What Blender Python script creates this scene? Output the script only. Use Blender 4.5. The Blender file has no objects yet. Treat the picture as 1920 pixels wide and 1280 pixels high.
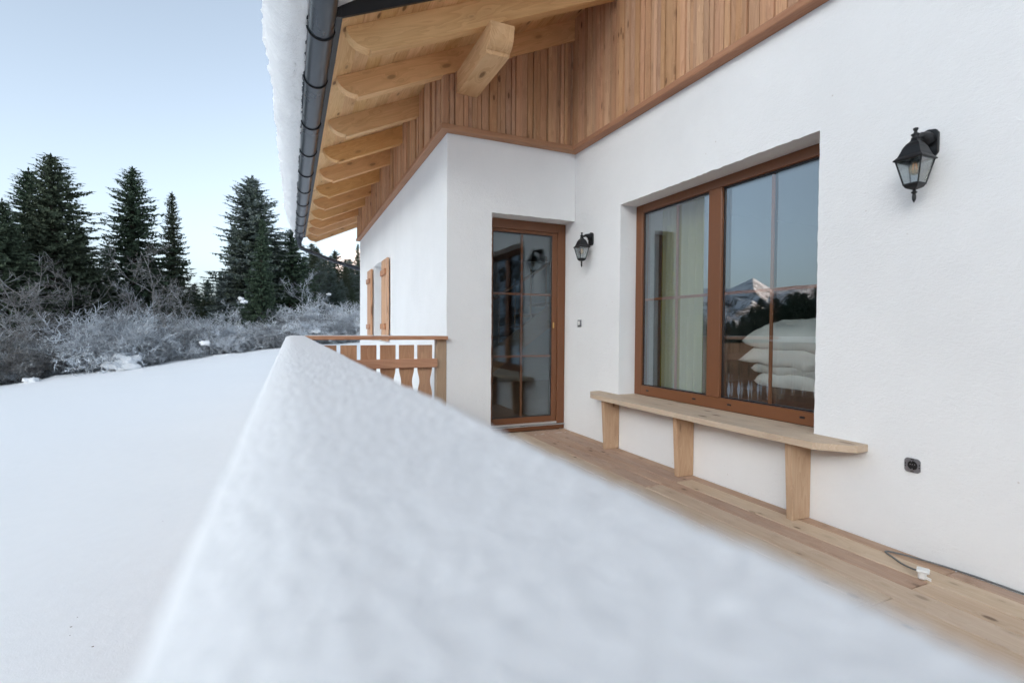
import bpy, bmesh, math, random
import numpy as np
from mathutils import Vector, Matrix, noise

R = math.radians
rnd = random.Random(7)
sc = bpy.context.scene
col = sc.collection

# ------------------------------------------------------------------ camera
CAMH = 1.08
YAW, PITCH, ROLL = 0.415491, 0.0225626, -0.0068215
fw = Vector((math.sin(YAW) * math.cos(PITCH), math.cos(YAW) * math.cos(PITCH), -math.sin(PITCH)))
rt = Vector((math.cos(YAW), -math.sin(YAW), 0))
dn = -rt.cross(fw)
r2 = rt * math.cos(ROLL) + dn * math.sin(ROLL)
d2 = -rt * math.sin(ROLL) + dn * math.cos(ROLL)
cam_d = bpy.data.cameras.new('camera')
cam = bpy.data.objects.new('camera', cam_d)
col.objects.link(cam)
up, bk = -d2, -fw
cam.matrix_world = Matrix(((r2.x, up.x, bk.x, 0), (r2.y, up.y, bk.y, 0), (r2.z, up.z, bk.z, CAMH), (0, 0, 0, 1)))
cam_d.sensor_width = 36.0
cam_d.lens = 944.95 / 1920 * 36.0
cam_d.clip_start = 0.01
cam_d.clip_end = 20000
cam_d.dof.use_dof = True
cam_d.dof.focus_distance = 4.2
cam_d.dof.aperture_fstop = 2.8
sc.camera = cam

# ------------------------------------------------------------------ world, sun, exposure
SUN_EL, SUN_AZ = 15.0, 236.0          # azimuth clockwise from +Y
w = bpy.data.worlds.new('World')
sc.world = w
w.use_nodes = True
nt = w.node_tree
nt.nodes.clear()
sky = nt.nodes.new('ShaderNodeTexSky')
sky.sky_type = 'NISHITA'
sky.sun_disc = False
sky.sun_elevation = R(SUN_EL)
sky.sun_rotation = R(SUN_AZ)
sky.altitude = 1300
sky.air_density = 0.95
sky.dust_density = 7.8
sky.ozone_density = 0.6
bg = nt.nodes.new('ShaderNodeBackground')
bg.inputs['Strength'].default_value = 0.15
wo = nt.nodes.new('ShaderNodeOutputWorld')
veil = nt.nodes.new('ShaderNodeHueSaturation')      # thin even cirrus veil over the whole sky
veil.inputs['Saturation'].default_value = 0.42
nt.links.new(sky.outputs[0], veil.inputs['Color'])
nt.links.new(veil.outputs[0], bg.inputs['Color'])
nt.links.new(bg.outputs[0], wo.inputs['Surface'])
sd = bpy.data.lights.new('sun', 'SUN')
sd.energy = 4.0
sd.angle = R(0.53)
sd.color = (1.0, 0.56, 0.35)
so = bpy.data.objects.new('sun', sd)
col.objects.link(so)
tosun = Vector((math.sin(R(SUN_AZ)) * math.cos(R(SUN_EL)), math.cos(R(SUN_AZ)) * math.cos(R(SUN_EL)), math.sin(R(SUN_EL))))
so.rotation_euler = tosun.to_track_quat('Z', 'Y').to_euler()
so.location = (0, 0, 60)
vs = sc.view_settings
vs.view_transform = 'Standard'
vs.look = 'None'
vs.exposure = 1.23
vs.gamma = 1.0
vs.use_curve_mapping = False
vs.use_white_balance = True
vs.white_balance_temperature = 5900
vs.white_balance_tint = 5
cy = sc.cycles
cy.use_denoising = True
cy.max_bounces = 10
cy.diffuse_bounces = 5
cy.glossy_bounces = 5
cy.transparent_max_bounces = 24
cy.sample_clamp_indirect = 6
cy.blur_glossy = 0.3

# ------------------------------------------------------------------ helpers
def link(o, parent=None):
    col.objects.link(o)
    if parent is not None:
        o.parent = parent
    return o

def tag(o, label=None, cat=None, group=None, kind=None):
    if label: o['label'] = label
    if cat: o['category'] = cat
    if group: o['group'] = group
    if kind: o['kind'] = kind
    return o

def empty(name, loc=(0, 0, 0)):
    o = bpy.data.objects.new(name, None)
    o.location = loc
    o.empty_display_size = 0.1
    return link(o)

def wloc(parent):
    p = Vector((0, 0, 0))
    while parent is not None:
        p += parent.location
        parent = parent.parent
    return p

def obj(name, me, m, parent=None, loc=(0, 0, 0), smooth=False):
    """me in local coordinates about loc; loc is a WORLD position (parents are never rotated)."""
    if isinstance(me, bmesh.types.BMesh):
        bm = me
        me = bpy.data.meshes.new(name)
        bmesh.ops.recalc_face_normals(bm, faces=bm.faces)
        bm.to_mesh(me)
        bm.free()
    if smooth:
        me.polygons.foreach_set('use_smooth', [True] * len(me.polygons))
    if m is not None and not me.materials:
        me.materials.append(m)
    o = bpy.data.objects.new(name, me)
    o.location = Vector(loc) - wloc(parent)
    return link(o, parent)

def pymesh(name, verts, faces):
    me = bpy.data.meshes.new(name)
    me.from_pydata(verts, [], faces)
    me.update()
    return me

def npmesh(name, V, F):
    """V (n,3) F (m,k) arrays"""
    V = np.asarray(V, np.float32); F = np.asarray(F, np.int32)
    me = bpy.data.meshes.new(name)
    k = F.shape[1]
    me.vertices.add(len(V)); me.vertices.foreach_set('co', V.ravel())
    me.loops.add(F.size); me.loops.foreach_set('vertex_index', F.ravel())
    me.polygons.add(len(F))
    me.polygons.foreach_set('loop_start', np.arange(0, F.size, k, dtype=np.int32))
    me.update(calc_edges=True)
    return me

def bm_box(bm, x0, x1, y0, y1, z0, z1, bev=0.0):
    ret = bmesh.ops.create_cube(bm, size=1.0)
    vv = ret['verts']
    for v in vv:
        v.co = Vector((x0 + (v.co.x + .5) * (x1 - x0), y0 + (v.co.y + .5) * (y1 - y0), z0 + (v.co.z + .5) * (z1 - z0)))
    if bev > 0:
        es = list({e for v in vv for e in v.link_edges})
        bmesh.ops.bevel(bm, geom=es, offset=bev, segments=1, affect='EDGES', profile=0.5)

def boxes(name, m, parent, lst, bev=0.0, loc=None):
    """boxes in world coordinates -> one object whose origin is at loc (default: centre of first)"""
    if loc is None:
        b = lst[0]
        loc = ((b[0] + b[1]) / 2, (b[2] + b[3]) / 2, (b[4] + b[5]) / 2)
    bm = bmesh.new()
    for b in lst:
        bm_box(bm, b[0] - loc[0], b[1] - loc[0], b[2] - loc[1], b[3] - loc[1], b[4] - loc[2], b[5] - loc[2], bev)
    return obj(name, bm, m, parent, loc)

def prism(bm, pts, axis, a0, a1):
    """polygon pts (2-D) extruded along axis ('x': pts=(y,z), 'y': pts=(x,z), 'z': pts=(x,y))"""
    def P(p, a):
        return {'x': (a, p[0], p[1]), 'y': (p[0], a, p[1]), 'z': (p[0], p[1], a)}[axis]
    A = [bm.verts.new(P(p, a0)) for p in pts]
    B = [bm.verts.new(P(p, a1)) for p in pts]
    n = len(pts)
    bm.faces.new(A); bm.faces.new(B[::-1])
    for i in range(n):
        bm.faces.new((A[i], A[(i + 1) % n], B[(i + 1) % n], B[i]))

def lathe(bm, prof, c, seg=20, square=False):
    """profile [(r,z)] about vertical axis at c=(x,y,0)"""
    n = 4 if square else seg
    rings = []
    for r, z in prof:
        ring = []
        for i in range(n):
            a = 2 * math.pi * i / n + (math.pi / 4 if square else 0)
            rr = r * (math.sqrt(2) if square else 1)
            ring.append(bm.verts.new((c[0] + rr * math.cos(a), c[1] + rr * math.sin(a), z)))
        rings.append(ring)
    for A, B in zip(rings[:-1], rings[1:]):
        for i in range(n):
            bm.faces.new((A[i], A[(i + 1) % n], B[(i + 1) % n], B[i]))
    bm.faces.new(rings[0][::-1]); bm.faces.new(rings[-1])

def tube(bm, pts, r, seg=10, caps=True):
    pts = [Vector(p) for p in pts]
    rs = r if isinstance(r, (list, tuple)) else [r] * len(pts)
    rings = []
    prevn = None
    for i, p in enumerate(pts):
        t = (pts[min(i + 1, len(pts) - 1)] - pts[max(i - 1, 0)]).normalized()
        if prevn is None:
            a = Vector((0, 0, 1)) if abs(t.z) < .9 else Vector((1, 0, 0))
            n1 = t.cross(a).normalized()
        else:
            n1 = (prevn - t * prevn.dot(t)).normalized()
        prevn = n1
        n2 = t.cross(n1)
        rings.append([bm.verts.new(p + (n1 * math.cos(2 * math.pi * k / seg) + n2 * math.sin(2 * math.pi * k / seg)) * rs[i]) for k in range(seg)])
    for A, B in zip(rings[:-1], rings[1:]):
        for k in range(seg):
            bm.faces.new((A[k], A[(k + 1) % seg], B[(k + 1) % seg], B[k]))
    if caps:
        bm.faces.new(rings[0][::-1]); bm.faces.new(rings[-1])

def catmull(pts, n=8):
    P = [Vector(p) for p in pts]
    P = [P[0] * 2 - P[1]] + P + [P[-1] * 2 - P[-2]]
    out = []
    for i in range(1, len(P) - 2):
        for k in range(n):
            t = k / n
            a, b, c, d = P[i - 1], P[i], P[i + 1], P[i + 2]
            out.append(0.5 * ((2 * b) + (c - a) * t + (2 * a - 5 * b + 4 * c - d) * t * t + (3 * b - a - 3 * c + d) * t ** 3))
    out.append(P[-2])
    return out

def fbm(x, y, z, oct=3):
    v, a, f = 0, 1, 1
    for _ in range(oct):
        v += a * noise.noise(Vector((x * f, y * f, z * f))); a *= .5; f *= 2.03
    return v

# ------------------------------------------------------------------ materials
def newmat(name):
    m = bpy.data.materials.new(name)
    m.use_nodes = True
    t = m.node_tree
    b = t.nodes['Principled BSDF']
    return m, t, b

def node(t, typ, **kw):
    n = t.nodes.new(typ)
    for k, v in kw.items():
        setattr(n, k, v)
    return n

def ramp(t, fac, stops):
    r = node(t, 'ShaderNodeValToRGB')
    e = r.color_ramp.elements
    while len(e) < len(stops):
        e.new(0.5)
    for el, (p, c) in zip(e, stops):
        el.position = p
        el.color = (*c, 1) if len(c) == 3 else c
    t.links.new(fac, r.inputs[0])
    return r.outputs[0]

def mixc(t, fac, a, b, mode='MIX'):
    n = node(t, 'ShaderNodeMix', data_type='RGBA', blend_type=mode)
    for s, v in ((n.inputs[0], fac), (n.inputs[6], a), (n.inputs[7], b)):
        if isinstance(v, (int, float)): s.default_value = v
        elif isinstance(v, (tuple, list)): s.default_value = (*v, 1)
        else: t.links.new(v, s)
    return n.outputs[2]

def mth(t, op, a, b=None, c=None, clamp=False):
    n = node(t, 'ShaderNodeMath', operation=op, use_clamp=clamp)
    for s, v in zip(n.inputs, (a, b, c)):
        if v is None: continue
        if isinstance(v, (int, float)): s.default_value = v
        else: t.links.new(v, s)
    return n.outputs[0]

def tex_noise(t, vec, scale, detail=4, rough=.5, dist=0.0):
    n = node(t, 'ShaderNodeTexNoise')
    n.inputs['Scale'].default_value = scale
    n.inputs['Detail'].default_value = detail
    n.inputs['Roughness'].default_value = rough
    n.inputs['Distortion'].default_value = dist
    t.links.new(vec, n.inputs['Vector'])
    return n.outputs[0]

def mapping(t, vec, scale=(1, 1, 1), rot=(0, 0, 0)):
    n = node(t, 'ShaderNodeMapping')
    n.inputs['Scale'].default_value = scale
    n.inputs['Rotation'].default_value = rot
    t.links.new(vec, n.inputs['Vector'])
    return n.outputs[0]

def bump(t, b, h, strength, dist):
    n = node(t, 'ShaderNodeBump')
    n.inputs['Strength'].default_value = strength
    n.inputs['Distance'].default_value = dist
    t.links.new(h, n.inputs['Height'])
    t.links.new(n.outputs[0], b.inputs['Normal'])

def simple(name, c, rough=.5, metal=0.0, spec=.5, var=0.0, nsc=40, rv=.2):
    m, t, b = newmat(name)
    b.inputs['Base Color'].default_value = (*c, 1)
    b.inputs['Roughness'].default_value = rough
    b.inputs['Metallic'].default_value = metal
    b.inputs['Specular IOR Level'].default_value = spec
    tc = node(t, 'ShaderNodeTexCoord')
    n = tex_noise(t, tc.outputs['Object'], nsc, 4)
    if var:
        t.links.new(mixc(t, n, tuple(x * (1 - var) for x in c), tuple(min(1, x * (1 + var)) for x in c)), b.inputs['Base Color'])
    r = mth(t, 'MULTIPLY_ADD', n, rv, rough - rv / 2)
    t.links.new(r, b.inputs['Roughness'])
    return m

def wood(name, light, dark, axis='x', rot=(0, 0, 0), knots=1.0, rough=.62, var=.35, along=.8, across=11, stain=None, weather=0.0, kn_sc=(1.6, 7.0)):
    m, t, b = newmat(name)
    tc = node(t, 'ShaderNodeTexCoord')
    oi = node(t, 'ShaderNodeObjectInfo')
    off = node(t, 'ShaderNodeCombineXYZ')
    for i, k in enumerate((31.7, 17.3, 53.9)):
        t.links.new(mth(t, 'MULTIPLY', oi.outputs['Random'], k), off.inputs[i])
    base = mapping(t, tc.outputs['Object'], rot=rot)
    va = node(t, 'ShaderNodeVectorMath', operation='ADD')
    t.links.new(base, va.inputs[0]); t.links.new(off.outputs[0], va.inputs[1])
    P = va.outputs[0]
    def sc3(al, ac):
        return {'x': (al, ac, ac), 'y': (ac, al, ac), 'z': (ac, ac, al)}[axis]
    # knots
    kv = node(t, 'ShaderNodeTexVoronoi', feature='F1')
    kv.inputs['Scale'].default_value = 1.0
    kv.inputs['Randomness'].default_value = 1.0
    t.links.new(mapping(t, P, scale=sc3(*kn_sc)), kv.inputs['Vector'])
    kd = kv.outputs['Distance']
    knot = ramp(t, kd, [(0.0, (1, 1, 1)), (0.12, (.9, .9, .9)), (0.19, (0, 0, 0))])
    kc = node(t, 'ShaderNodeSeparateColor')
    t.links.new(kv.outputs['Color'], kc.inputs[0])
    knot = mth(t, 'MULTIPLY', knot, ramp(t, kc.outputs[0], [(.35, (0, 0, 0)), (.9, (1, 1, 1))]))
    halo = ramp(t, kd, [(0.14, (1, 1, 1)), (0.40, (0, 0, 0))])
    # grain, warped round the knots
    warp = node(t, 'ShaderNodeVectorMath', operation='SCALE')
    wv = node(t, 'ShaderNodeCombineXYZ')
    hw = mth(t, 'MULTIPLY', halo, .05 * knots)
    for i in range(3): t.links.new(hw, wv.inputs[i])
    wa = node(t, 'ShaderNodeVectorMath', operation='ADD')
    t.links.new(P, wa.inputs[0]); t.links.new(wv.outputs[0], wa.inputs[1])
    PW = wa.outputs[0]
    g1 = tex_noise(t, mapping(t, PW, scale=sc3(along, across)), 1.0, 3, .5, .8)
    rings = mth(t, 'FRACT', mth(t, 'MULTIPLY', g1, 9.0))
    rings = ramp(t, rings, [(0.0, (0, 0, 0)), (0.75, (.75, .75, .75)), (0.92, (1, 1, 1)), (1.0, (0, 0, 0))])
    g2 = tex_noise(t, mapping(t, PW, scale=sc3(5, 260)), 1.0, 3, .6)
    blot = tex_noise(t, mapping(t, P, scale=sc3(1.1, 5)), 1.0, 3, .55)
    f = mth(t, 'ADD', mth(t, 'MULTIPLY', rings, .42), mth(t, 'MULTIPLY', g2, .55))
    f = mth(t, 'ADD', f, mth(t, 'MULTIPLY_ADD', blot, .9, -.55), clamp=True)
    c = mixc(t, f, light, dark)
    # per piece tone
    hs = node(t, 'ShaderNodeHueSaturation')
    hs.inputs['Fac'].default_value = 1
    r2_ = mth(t, 'FRACT', mth(t, 'MULTIPLY', oi.outputs['Random'], 7.13))
    r3_ = mth(t, 'FRACT', mth(t, 'MULTIPLY', oi.outputs['Random'], 13.7))
    t.links.new(mth(t, 'MULTIPLY_ADD', oi.outputs['Random'], .008, .496), hs.inputs['Hue'])
    t.links.new(mth(t, 'MULTIPLY_ADD', r2_, .14, .9), hs.inputs['Saturation'])
    t.links.new(mth(t, 'MULTIPLY_ADD', r3_, var, 1 - var * .55), hs.inputs['Value'])
    t.links.new(c, hs.inputs['Color'])
    c = hs.outputs[0]
    if weather:
        wn = tex_noise(t, mapping(t, P, scale=sc3(2.5, 9)), 1.0, 5, .65)
        wf = mth(t, 'MULTIPLY', ramp(t, wn, [(.42, (0, 0, 0)), (.7, (1, 1, 1))]), weather)
        c = mixc(t, wf, c, stain or (.36, .31, .27))
    if knots:
        c = mixc(t, mth(t, 'MULTIPLY', halo, .22 * knots), c, tuple(x * .6 for x in dark))
        c = mixc(t, mth(t, 'MULTIPLY', knot, .85 * min(1, knots)), c, (dark[0] * .22, dark[1] * .18, dark[2] * .16))
    t.links.new(c, b.inputs['Base Color'])
    b.inputs['Roughness'].default_value = rough
    b.inputs['Specular IOR Level'].default_value = .3
    bump(t, b, mth(t, 'ADD', g2, mth(t, 'MULTIPLY', rings, -.35)), .35, .002)
    return m

SPRUCE_L, SPRUCE_D = (.74, .445, .20), (.52, .265, .095)
LARCH_L, LARCH_D = (.46, .25, .125), (.255, .10, .042)
SLOPE = math.atan(.458)
M = {}
M['rafter'] = wood('spruce_rafter', SPRUCE_L, SPRUCE_D, 'x', rot=(0, SLOPE, 0), knots=.8, across=7, var=.16, kn_sc=(3.6, 9))
M['soffit'] = wood('spruce_soffit', (.76, .50, .25), SPRUCE_D, 'y', knots=1.0, var=.22, kn_sc=(4, 10))
M['purlin'] = wood('spruce_purlin', (.76, .49, .245), SPRUCE_D, 'y', knots=1.0, across=6, kn_sc=(2.2, 7))
M['clad'] = wood('larch_cladding', (.58, .35, .20), (.36, .18, .09), 'z', knots=1.0, var=.26, along=.9, across=14, kn_sc=(4.5, 13))
M['trim_x'] = wood('larch_trim_x', (.44, .22, .112), (.30, .13, .062), 'x', knots=.15, var=.1)
M['trim_y'] = wood('larch_trim_y', (.44, .22, .112), (.30, .13, .062), 'y', knots=.15, var=.1)
M['trim_z'] = wood('larch_trim_z', (.50, .28, .15), (.34, .16, .08), 'z', knots=.0, var=.1)
M['deck'] = wood('larch_deck', (.54, .375, .26), (.36, .215, .135), 'y', knots=1.0, var=.1, rough=.7, weather=.3, stain=(.40, .33, .29), kn_sc=(6.5, 12))
M['deck_pale'] = wood('larch_deck_pale', (.70, .56, .41), (.54, .38, .245), 'y', knots=1.0, var=.1, rough=.7, weather=.3, stain=(.42, .27, .15), kn_sc=(6.5, 12))
M['bench_y'] = wood('larch_bench_seat', (.66, .54, .41), (.48, .34, .23), 'y', knots=1.0, var=.1, weather=.4, stain=(.45, .38, .31), kn_sc=(4, 9))
M['bench_z'] = wood('larch_bench_leg', (.60, .42, .27), (.43, .26, .15), 'z', knots=1.0, var=.12, kn_sc=(3.0, 11))
M['rail_x'] = wood('larch_rail_x', (.53, .29, .165), (.33, .145, .07), 'x', knots=.7, var=.12)
M['rail_y'] = wood('larch_rail_y', (.53, .29, .165), (.33, .145, .07), 'y', knots=.7, var=.12)
M['rail_z'] = wood('larch_rail_z', (.52, .30, .17), (.33, .155, .08), 'z', knots=1.0, var=.2, kn_sc=(2.4, 8))
M['post'] = wood('larch_post', (.46, .345, .24), (.32, .215, .14), 'z', knots=1.0, var=.1, kn_sc=(2.6, 8))
M['shutter'] = wood('larch_shutter', (.62, .38, .235), (.46, .24, .13), 'z', knots=.8, var=.12)
M['stair'] = wood('beech_stair', (.42, .29, .18), (.30, .19, .11), 'x', knots=0, var=.1)
M['floor'] = wood('interior_floor', (.20, .12, .07), (.12, .065, .035), 'y', knots=.2, var=.1)
M['plate'] = simple('anthracite_gutter_steel', (.050, .058, .070), .28, .5, .5, .06, 3, .06)
M['fascia'] = simple('black_fascia_metal', (.018, .018, .02), .45, .3, .5, .1)
M['bracket'] = simple('black_bracket_steel', (.02, .02, .022), .4, .5)
M['lantern'] = simple('black_lantern_casting', (.011, .012, .014), .42, .2, .5, .25)
M['frame'] = simple('brown_painted_frame', (.170, .066, .026), .42, 0, .45, .06)
M['seal'] = simple('black_rubber_seal', (.008, .008, .01), .5)
M['alu'] = simple('aluminium_threshold', (.72, .73, .75), .35, .85)
M['brass'] = simple('brass_cylinder', (.62, .42, .14), .3, .9)
M['white_plastic'] = simple('white_plastic', (.78, .78, .76), .4)
M['grey_cable'] = simple('grey_cable_rubber', (.16, .165, .165), .55)
M['steel'] = simple('zinc_plate_steel', (.36, .37, .40), .38, .85, .5, .15)
M['black_plastic'] = simple('black_plastic', (.012, .012, .014), .4)
M['inner_wall'] = simple('interior_paint', (.36, .345, .32), .8)
M['dark_fabric'] = simple('dark_bed_cover', (.05, .035, .03), .9)
M['duvet'] = simple('white_duvet_cotton', (.88, .88, .88), .85, 0, .2, .03)
M['bark'] = simple('spruce_bark', (.075, .06, .05), .9, 0, .2, .4)
M['debris'] = simple('brown_seed_scale', (.10, .05, .03), .8)

def mat_stucco():
    m, t, b = newmat('white_rough_plaster')
    tc = node(t, 'ShaderNodeTexCoord')
    P = tc.outputs['Object']
    dirt = tex_noise(t, P, 1.3, 5, .6)
    c = mixc(t, ramp(t, dirt, [(.35, (0, 0, 0)), (.75, (1, 1, 1))]), (.845, .85, .855), (.79, .795, .80))
    # small brown splashes low on the wall
    vo = node(t, 'ShaderNodeTexVoronoi', feature='F1')
    vo.inputs['Scale'].default_value = 5.5
    t.links.new(P, vo.inputs['Vector'])
    spot = ramp(t, mth(t, 'ADD', vo.outputs['Distance'], mth(t, 'MULTIPLY_ADD', tex_noise(t, P, 60, 3), .05, -.025)), [(.018, (1, 1, 1)), (.03, (0, 0, 0))])
    c = mixc(t, mth(t, 'MULTIPLY', spot, .4), c, (.42, .33, .27))
    t.links.new(c, b.inputs['Base Color'])
    b.inputs['Roughness'].default_value = .85
    b.inputs['Specular IOR Level'].default_value = .2
    sw = tex_noise(t, mapping(t, P, scale=(1, .55, 1.0), rot=(R(28), 0, 0)), 55, 3, .55, 1.2)
    fine = tex_noise(t, P, 240, 3, .6)
    big = tex_noise(t, P, 9, 3, .5)
    h = mth(t, 'ADD', mth(t, 'MULTIPLY', sw, .75), mth(t, 'ADD', mth(t, 'MULTIPLY', fine, .4), mth(t, 'MULTIPLY', big, .8)))
    bump(t, b, h, .85, .0052)
    return m
M['stucco'] = mat_stucco()

def mat_snow(name, s1, s2, strength, dist, colr=(.89, .895, .90)):
    m, t, b = newmat(name)
    tc = node(t, 'ShaderNodeTexCoord')
    P = tc.outputs['Object']
    n1 = tex_noise(t, P, s1, 5, .6)
    n2 = tex_noise(t, P, s2, 3, .6)
    c = mixc(t, n1, tuple(x * .97 for x in colr), tuple(min(1, x * 1.02) for x in colr))
    t.links.new(c, b.inputs['Base Color'])
    b.inputs['Roughness'].default_value = .75
    b.inputs['Specular IOR Level'].default_value = .25
    b.inputs['Subsurface Weight'].default_value = 0.0
    bump(t, b, mth(t, 'ADD', n1, mth(t, 'MULTIPLY', n2, .5)), strength, dist)
    return m
M['snow'] = mat_snow('field_snow', 9, 130, .35, .01)
M['railsnow'] = mat_snow('granular_snow', 280, 800, .6, .0016, (.87, .87, .875))
M['roofsnow'] = mat_snow('roof_edge_snow', 30, 150, .8, .02)

def mat_glass():
    m, t, b = newmat('coated_window_glass')
    t.nodes.remove(b)
    out = t.nodes['Material Output']
    tr = node(t, 'ShaderNodeBsdfTransparent')
    tr.inputs[0].default_value = (.93, .95, .94, 1)
    gl = node(t, 'ShaderNodeBsdfGlossy')
    gl.inputs['Roughness'].default_value = 0.0
    gl.inputs['Color'].default_value = (.84, .93, 1, 1)
    lw = node(t, 'ShaderNodeLayerWeight')
    lw.inputs[0].default_value = .5
    f = mth(t, 'MULTIPLY_ADD', lw.outputs['Facing'], .60, .04, clamp=True)
    mx = node(t, 'ShaderNodeMixShader')
    t.links.new(f, mx.inputs[0]); t.links.new(tr.outputs[0], mx.inputs[1]); t.links.new(gl.outputs[0], mx.inputs[2])
    t.links.new(mx.outputs[0], out.inputs[0])
    return m
M['glass'] = mat_glass()

def mat_clear(name, tint, refl):
    m, t, b = newmat(name)
    t.nodes.remove(b)
    out = t.nodes['Material Output']
    tr = node(t, 'ShaderNodeBsdfTransparent')
    tr.inputs[0].default_value = (*tint, 1)
    gl = node(t, 'ShaderNodeBsdfGlossy')
    gl.inputs['Roughness'].default_value = 0.03
    lw = node(t, 'ShaderNodeLayerWeight')
    f = mth(t, 'MULTIPLY_ADD', lw.outputs['Fresnel'], .45, refl, clamp=True)
    mx = node(t, 'ShaderNodeMixShader')
    t.links.new(f, mx.inputs[0]); t.links.new(tr.outputs[0], mx.inputs[1]); t.links.new(gl.outputs[0], mx.inputs[2])
    t.links.new(mx.outputs[0], out.inputs[0])
    return m
M['lampglass'] = mat_clear('lantern_glass', (.93, .95, .95), .03)
M['bulb'] = mat_clear('amber_bulb_glass', (.98, .82, .52), .06)
M['filament'] = simple('bulb_filament', (.85, .36, .06), .4)

def mat_curtain(name, a, bcol):
    m, t, b = newmat(name)
    tc = node(t, 'ShaderNodeTexCoord')
    n = tex_noise(t, mapping(t, tc.outputs['Object'], scale=(30, 30, 1.5)), 1, 3)
    t.links.new(mixc(t, n, a, bcol), b.inputs['Base Color'])
    b.inputs['Roughness'].default_value = .9
    return m
M['curtain'] = mat_curtain('olive_curtain_cloth', (.20, .19, .010), (.29, .275, .022))
M['curtain_pale'] = mat_curtain('sage_curtain_cloth', (.25, .255, .055), (.34, .345, .095))

def mat_needles(name, frost):
    m, t, b = newmat(name)
    tc = node(t, 'ShaderNodeTexCoord')
    oi = node(t, 'ShaderNodeObjectInfo')
    P = tc.outputs['Object']
    n = tex_noise(t, P, .9, 4, .6)
    n2 = tex_noise(t, P, 7, 3, .6)
    c = mixc(t, n, (.045, .074, .050), (.085, .120, .070))
    c = mixc(t, mth(t, 'MULTIPLY', oi.outputs['Random'], .4), c, (.115, .105, .07))
    fr = ramp(t, mth(t, 'ADD', mth(t, 'MULTIPLY', n, .55), mth(t, 'MULTIPLY', n2, .45)), [(.62 - frost * .35, (0, 0, 0)), (.80 - frost * .25, (1, 1, 1))])
    c = mixc(t, mth(t, 'MULTIPLY', fr, .25 + .6 * frost), c, (.46, .52, .56))
    t.links.new(c, b.inputs['Base Color'])
    b.inputs['Roughness'].default_value = .8
    b.inputs['Specular IOR Level'].default_value = .2
    return m
M['needles'] = mat_needles('spruce_needles', .10)
M['needles_frost'] = mat_needles('frosted_spruce_needles', .55)

def mat_twigs(name, f0, f1, cbark, cfrost):
    m, t, b = newmat(name)
    tc = node(t, 'ShaderNodeTexCoord')
    oi = node(t, 'ShaderNodeObjectInfo')
    P = tc.outputs['Object']
    n = tex_noise(t, P, 1.4, 4, .6)
    n2 = tex_noise(t, P, 11, 2, .6)
    fr = ramp(t, mth(t, 'ADD', mth(t, 'MULTIPLY', n, .6), mth(t, 'MULTIPLY', n2, .4)), [(f0, (0, 0, 0)), (f1, (1, 1, 1))])
    fr = mth(t, 'MULTIPLY', fr, ramp(t, oi.outputs['Random'], [(.1, (.35, .35, .35)), (.7, (1, 1, 1))]))
    t.links.new(mixc(t, fr, cbark, cfrost), b.inputs['Base Color'])
    b.inputs['Roughness'].default_value = .85
    return m
M['twigs'] = mat_twigs('frosted_twigs', .36, .50, (.085, .08, .08), (.84, .88, .93))
M['twigs_dark'] = mat_twigs('bare_twigs', .42, .68, (.13, .115, .105), (.55, .58, .60))
M['pale_bark'] = simple('grey_bark', (.20, .19, .175), .9, 0, .2, .35)

def mat_mountain():
    m, t, b = newmat('snowy_mountain')
    tc = node(t, 'ShaderNodeTexCoord')
    P = tc.outputs['Object']
    ge = node(t, 'ShaderNodeSeparateXYZ')
    t.links.new(P, ge.inputs[0])
    n1 = tex_noise(t, P, .010, 6, .65)
    n2 = tex_noise(t, mapping(t, P, scale=(1, 1, .5)), .085, 5, .75)
    h = mth(t, 'MULTIPLY', ge.outputs[2], 1 / 420.0)
    f = mth(t, 'ADD', mth(t, 'MULTIPLY', n1, .75), mth(t, 'MULTIPLY', n2, .75))
    f = mth(t, 'SUBTRACT', f, mth(t, 'MULTIPLY', h, .16))
    forest = ramp(t, f, [(.68, (0, 0, 0)), (.76, (1, 1, 1))])
    c = mixc(t, forest, (.74, .74, .75), (.085, .075, .06))
    t.links.new(c, b.inputs['Base Color'])
    b.inputs['Roughness'].default_value = .9
    b.inputs['Specular IOR Level'].default_value = .1
    bump(t, b, n2, .4, 8.0)
    return m
M['mountain'] = mat_mountain()

# ------------------------------------------------------------------ ground
def sstep(a, b, x):
    t = min(1, max(0, (x - a) / (b - a)))
    return t * t * (3 - 2 * t)

def ground_z(x, y):
    xx = x if x < .3 else .3
    xl = xx if xx > -14 else -14 + (xx + 14) * .55
    if xl < -60: xl = -60 + (xl + 60) * .05
    yy = min(max(y, -30), 46)
    z = -.42 + .0145 * yy + .135 * xl
    z += .05 * sstep(14, 40, y) * max(0, min(x, 22)) * .9
    d = math.hypot(x, y)
    z += .05 * fbm(x * .22, y * .16, 1.3, 2) * sstep(1.5, 6, d)
    z += .028 * fbm(x * .9 + y * .5, y * .40, 4.0, 3) * sstep(.8, 2.5, d)
    if 26 < d < 60:
        z += .16 * max(0, fbm(x * .9, y * .9, 6.6, 3)) * sstep(30, 32.5, d)
    if d > 60:
        z -= .012 * min(d - 60, 900)
    return z

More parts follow.
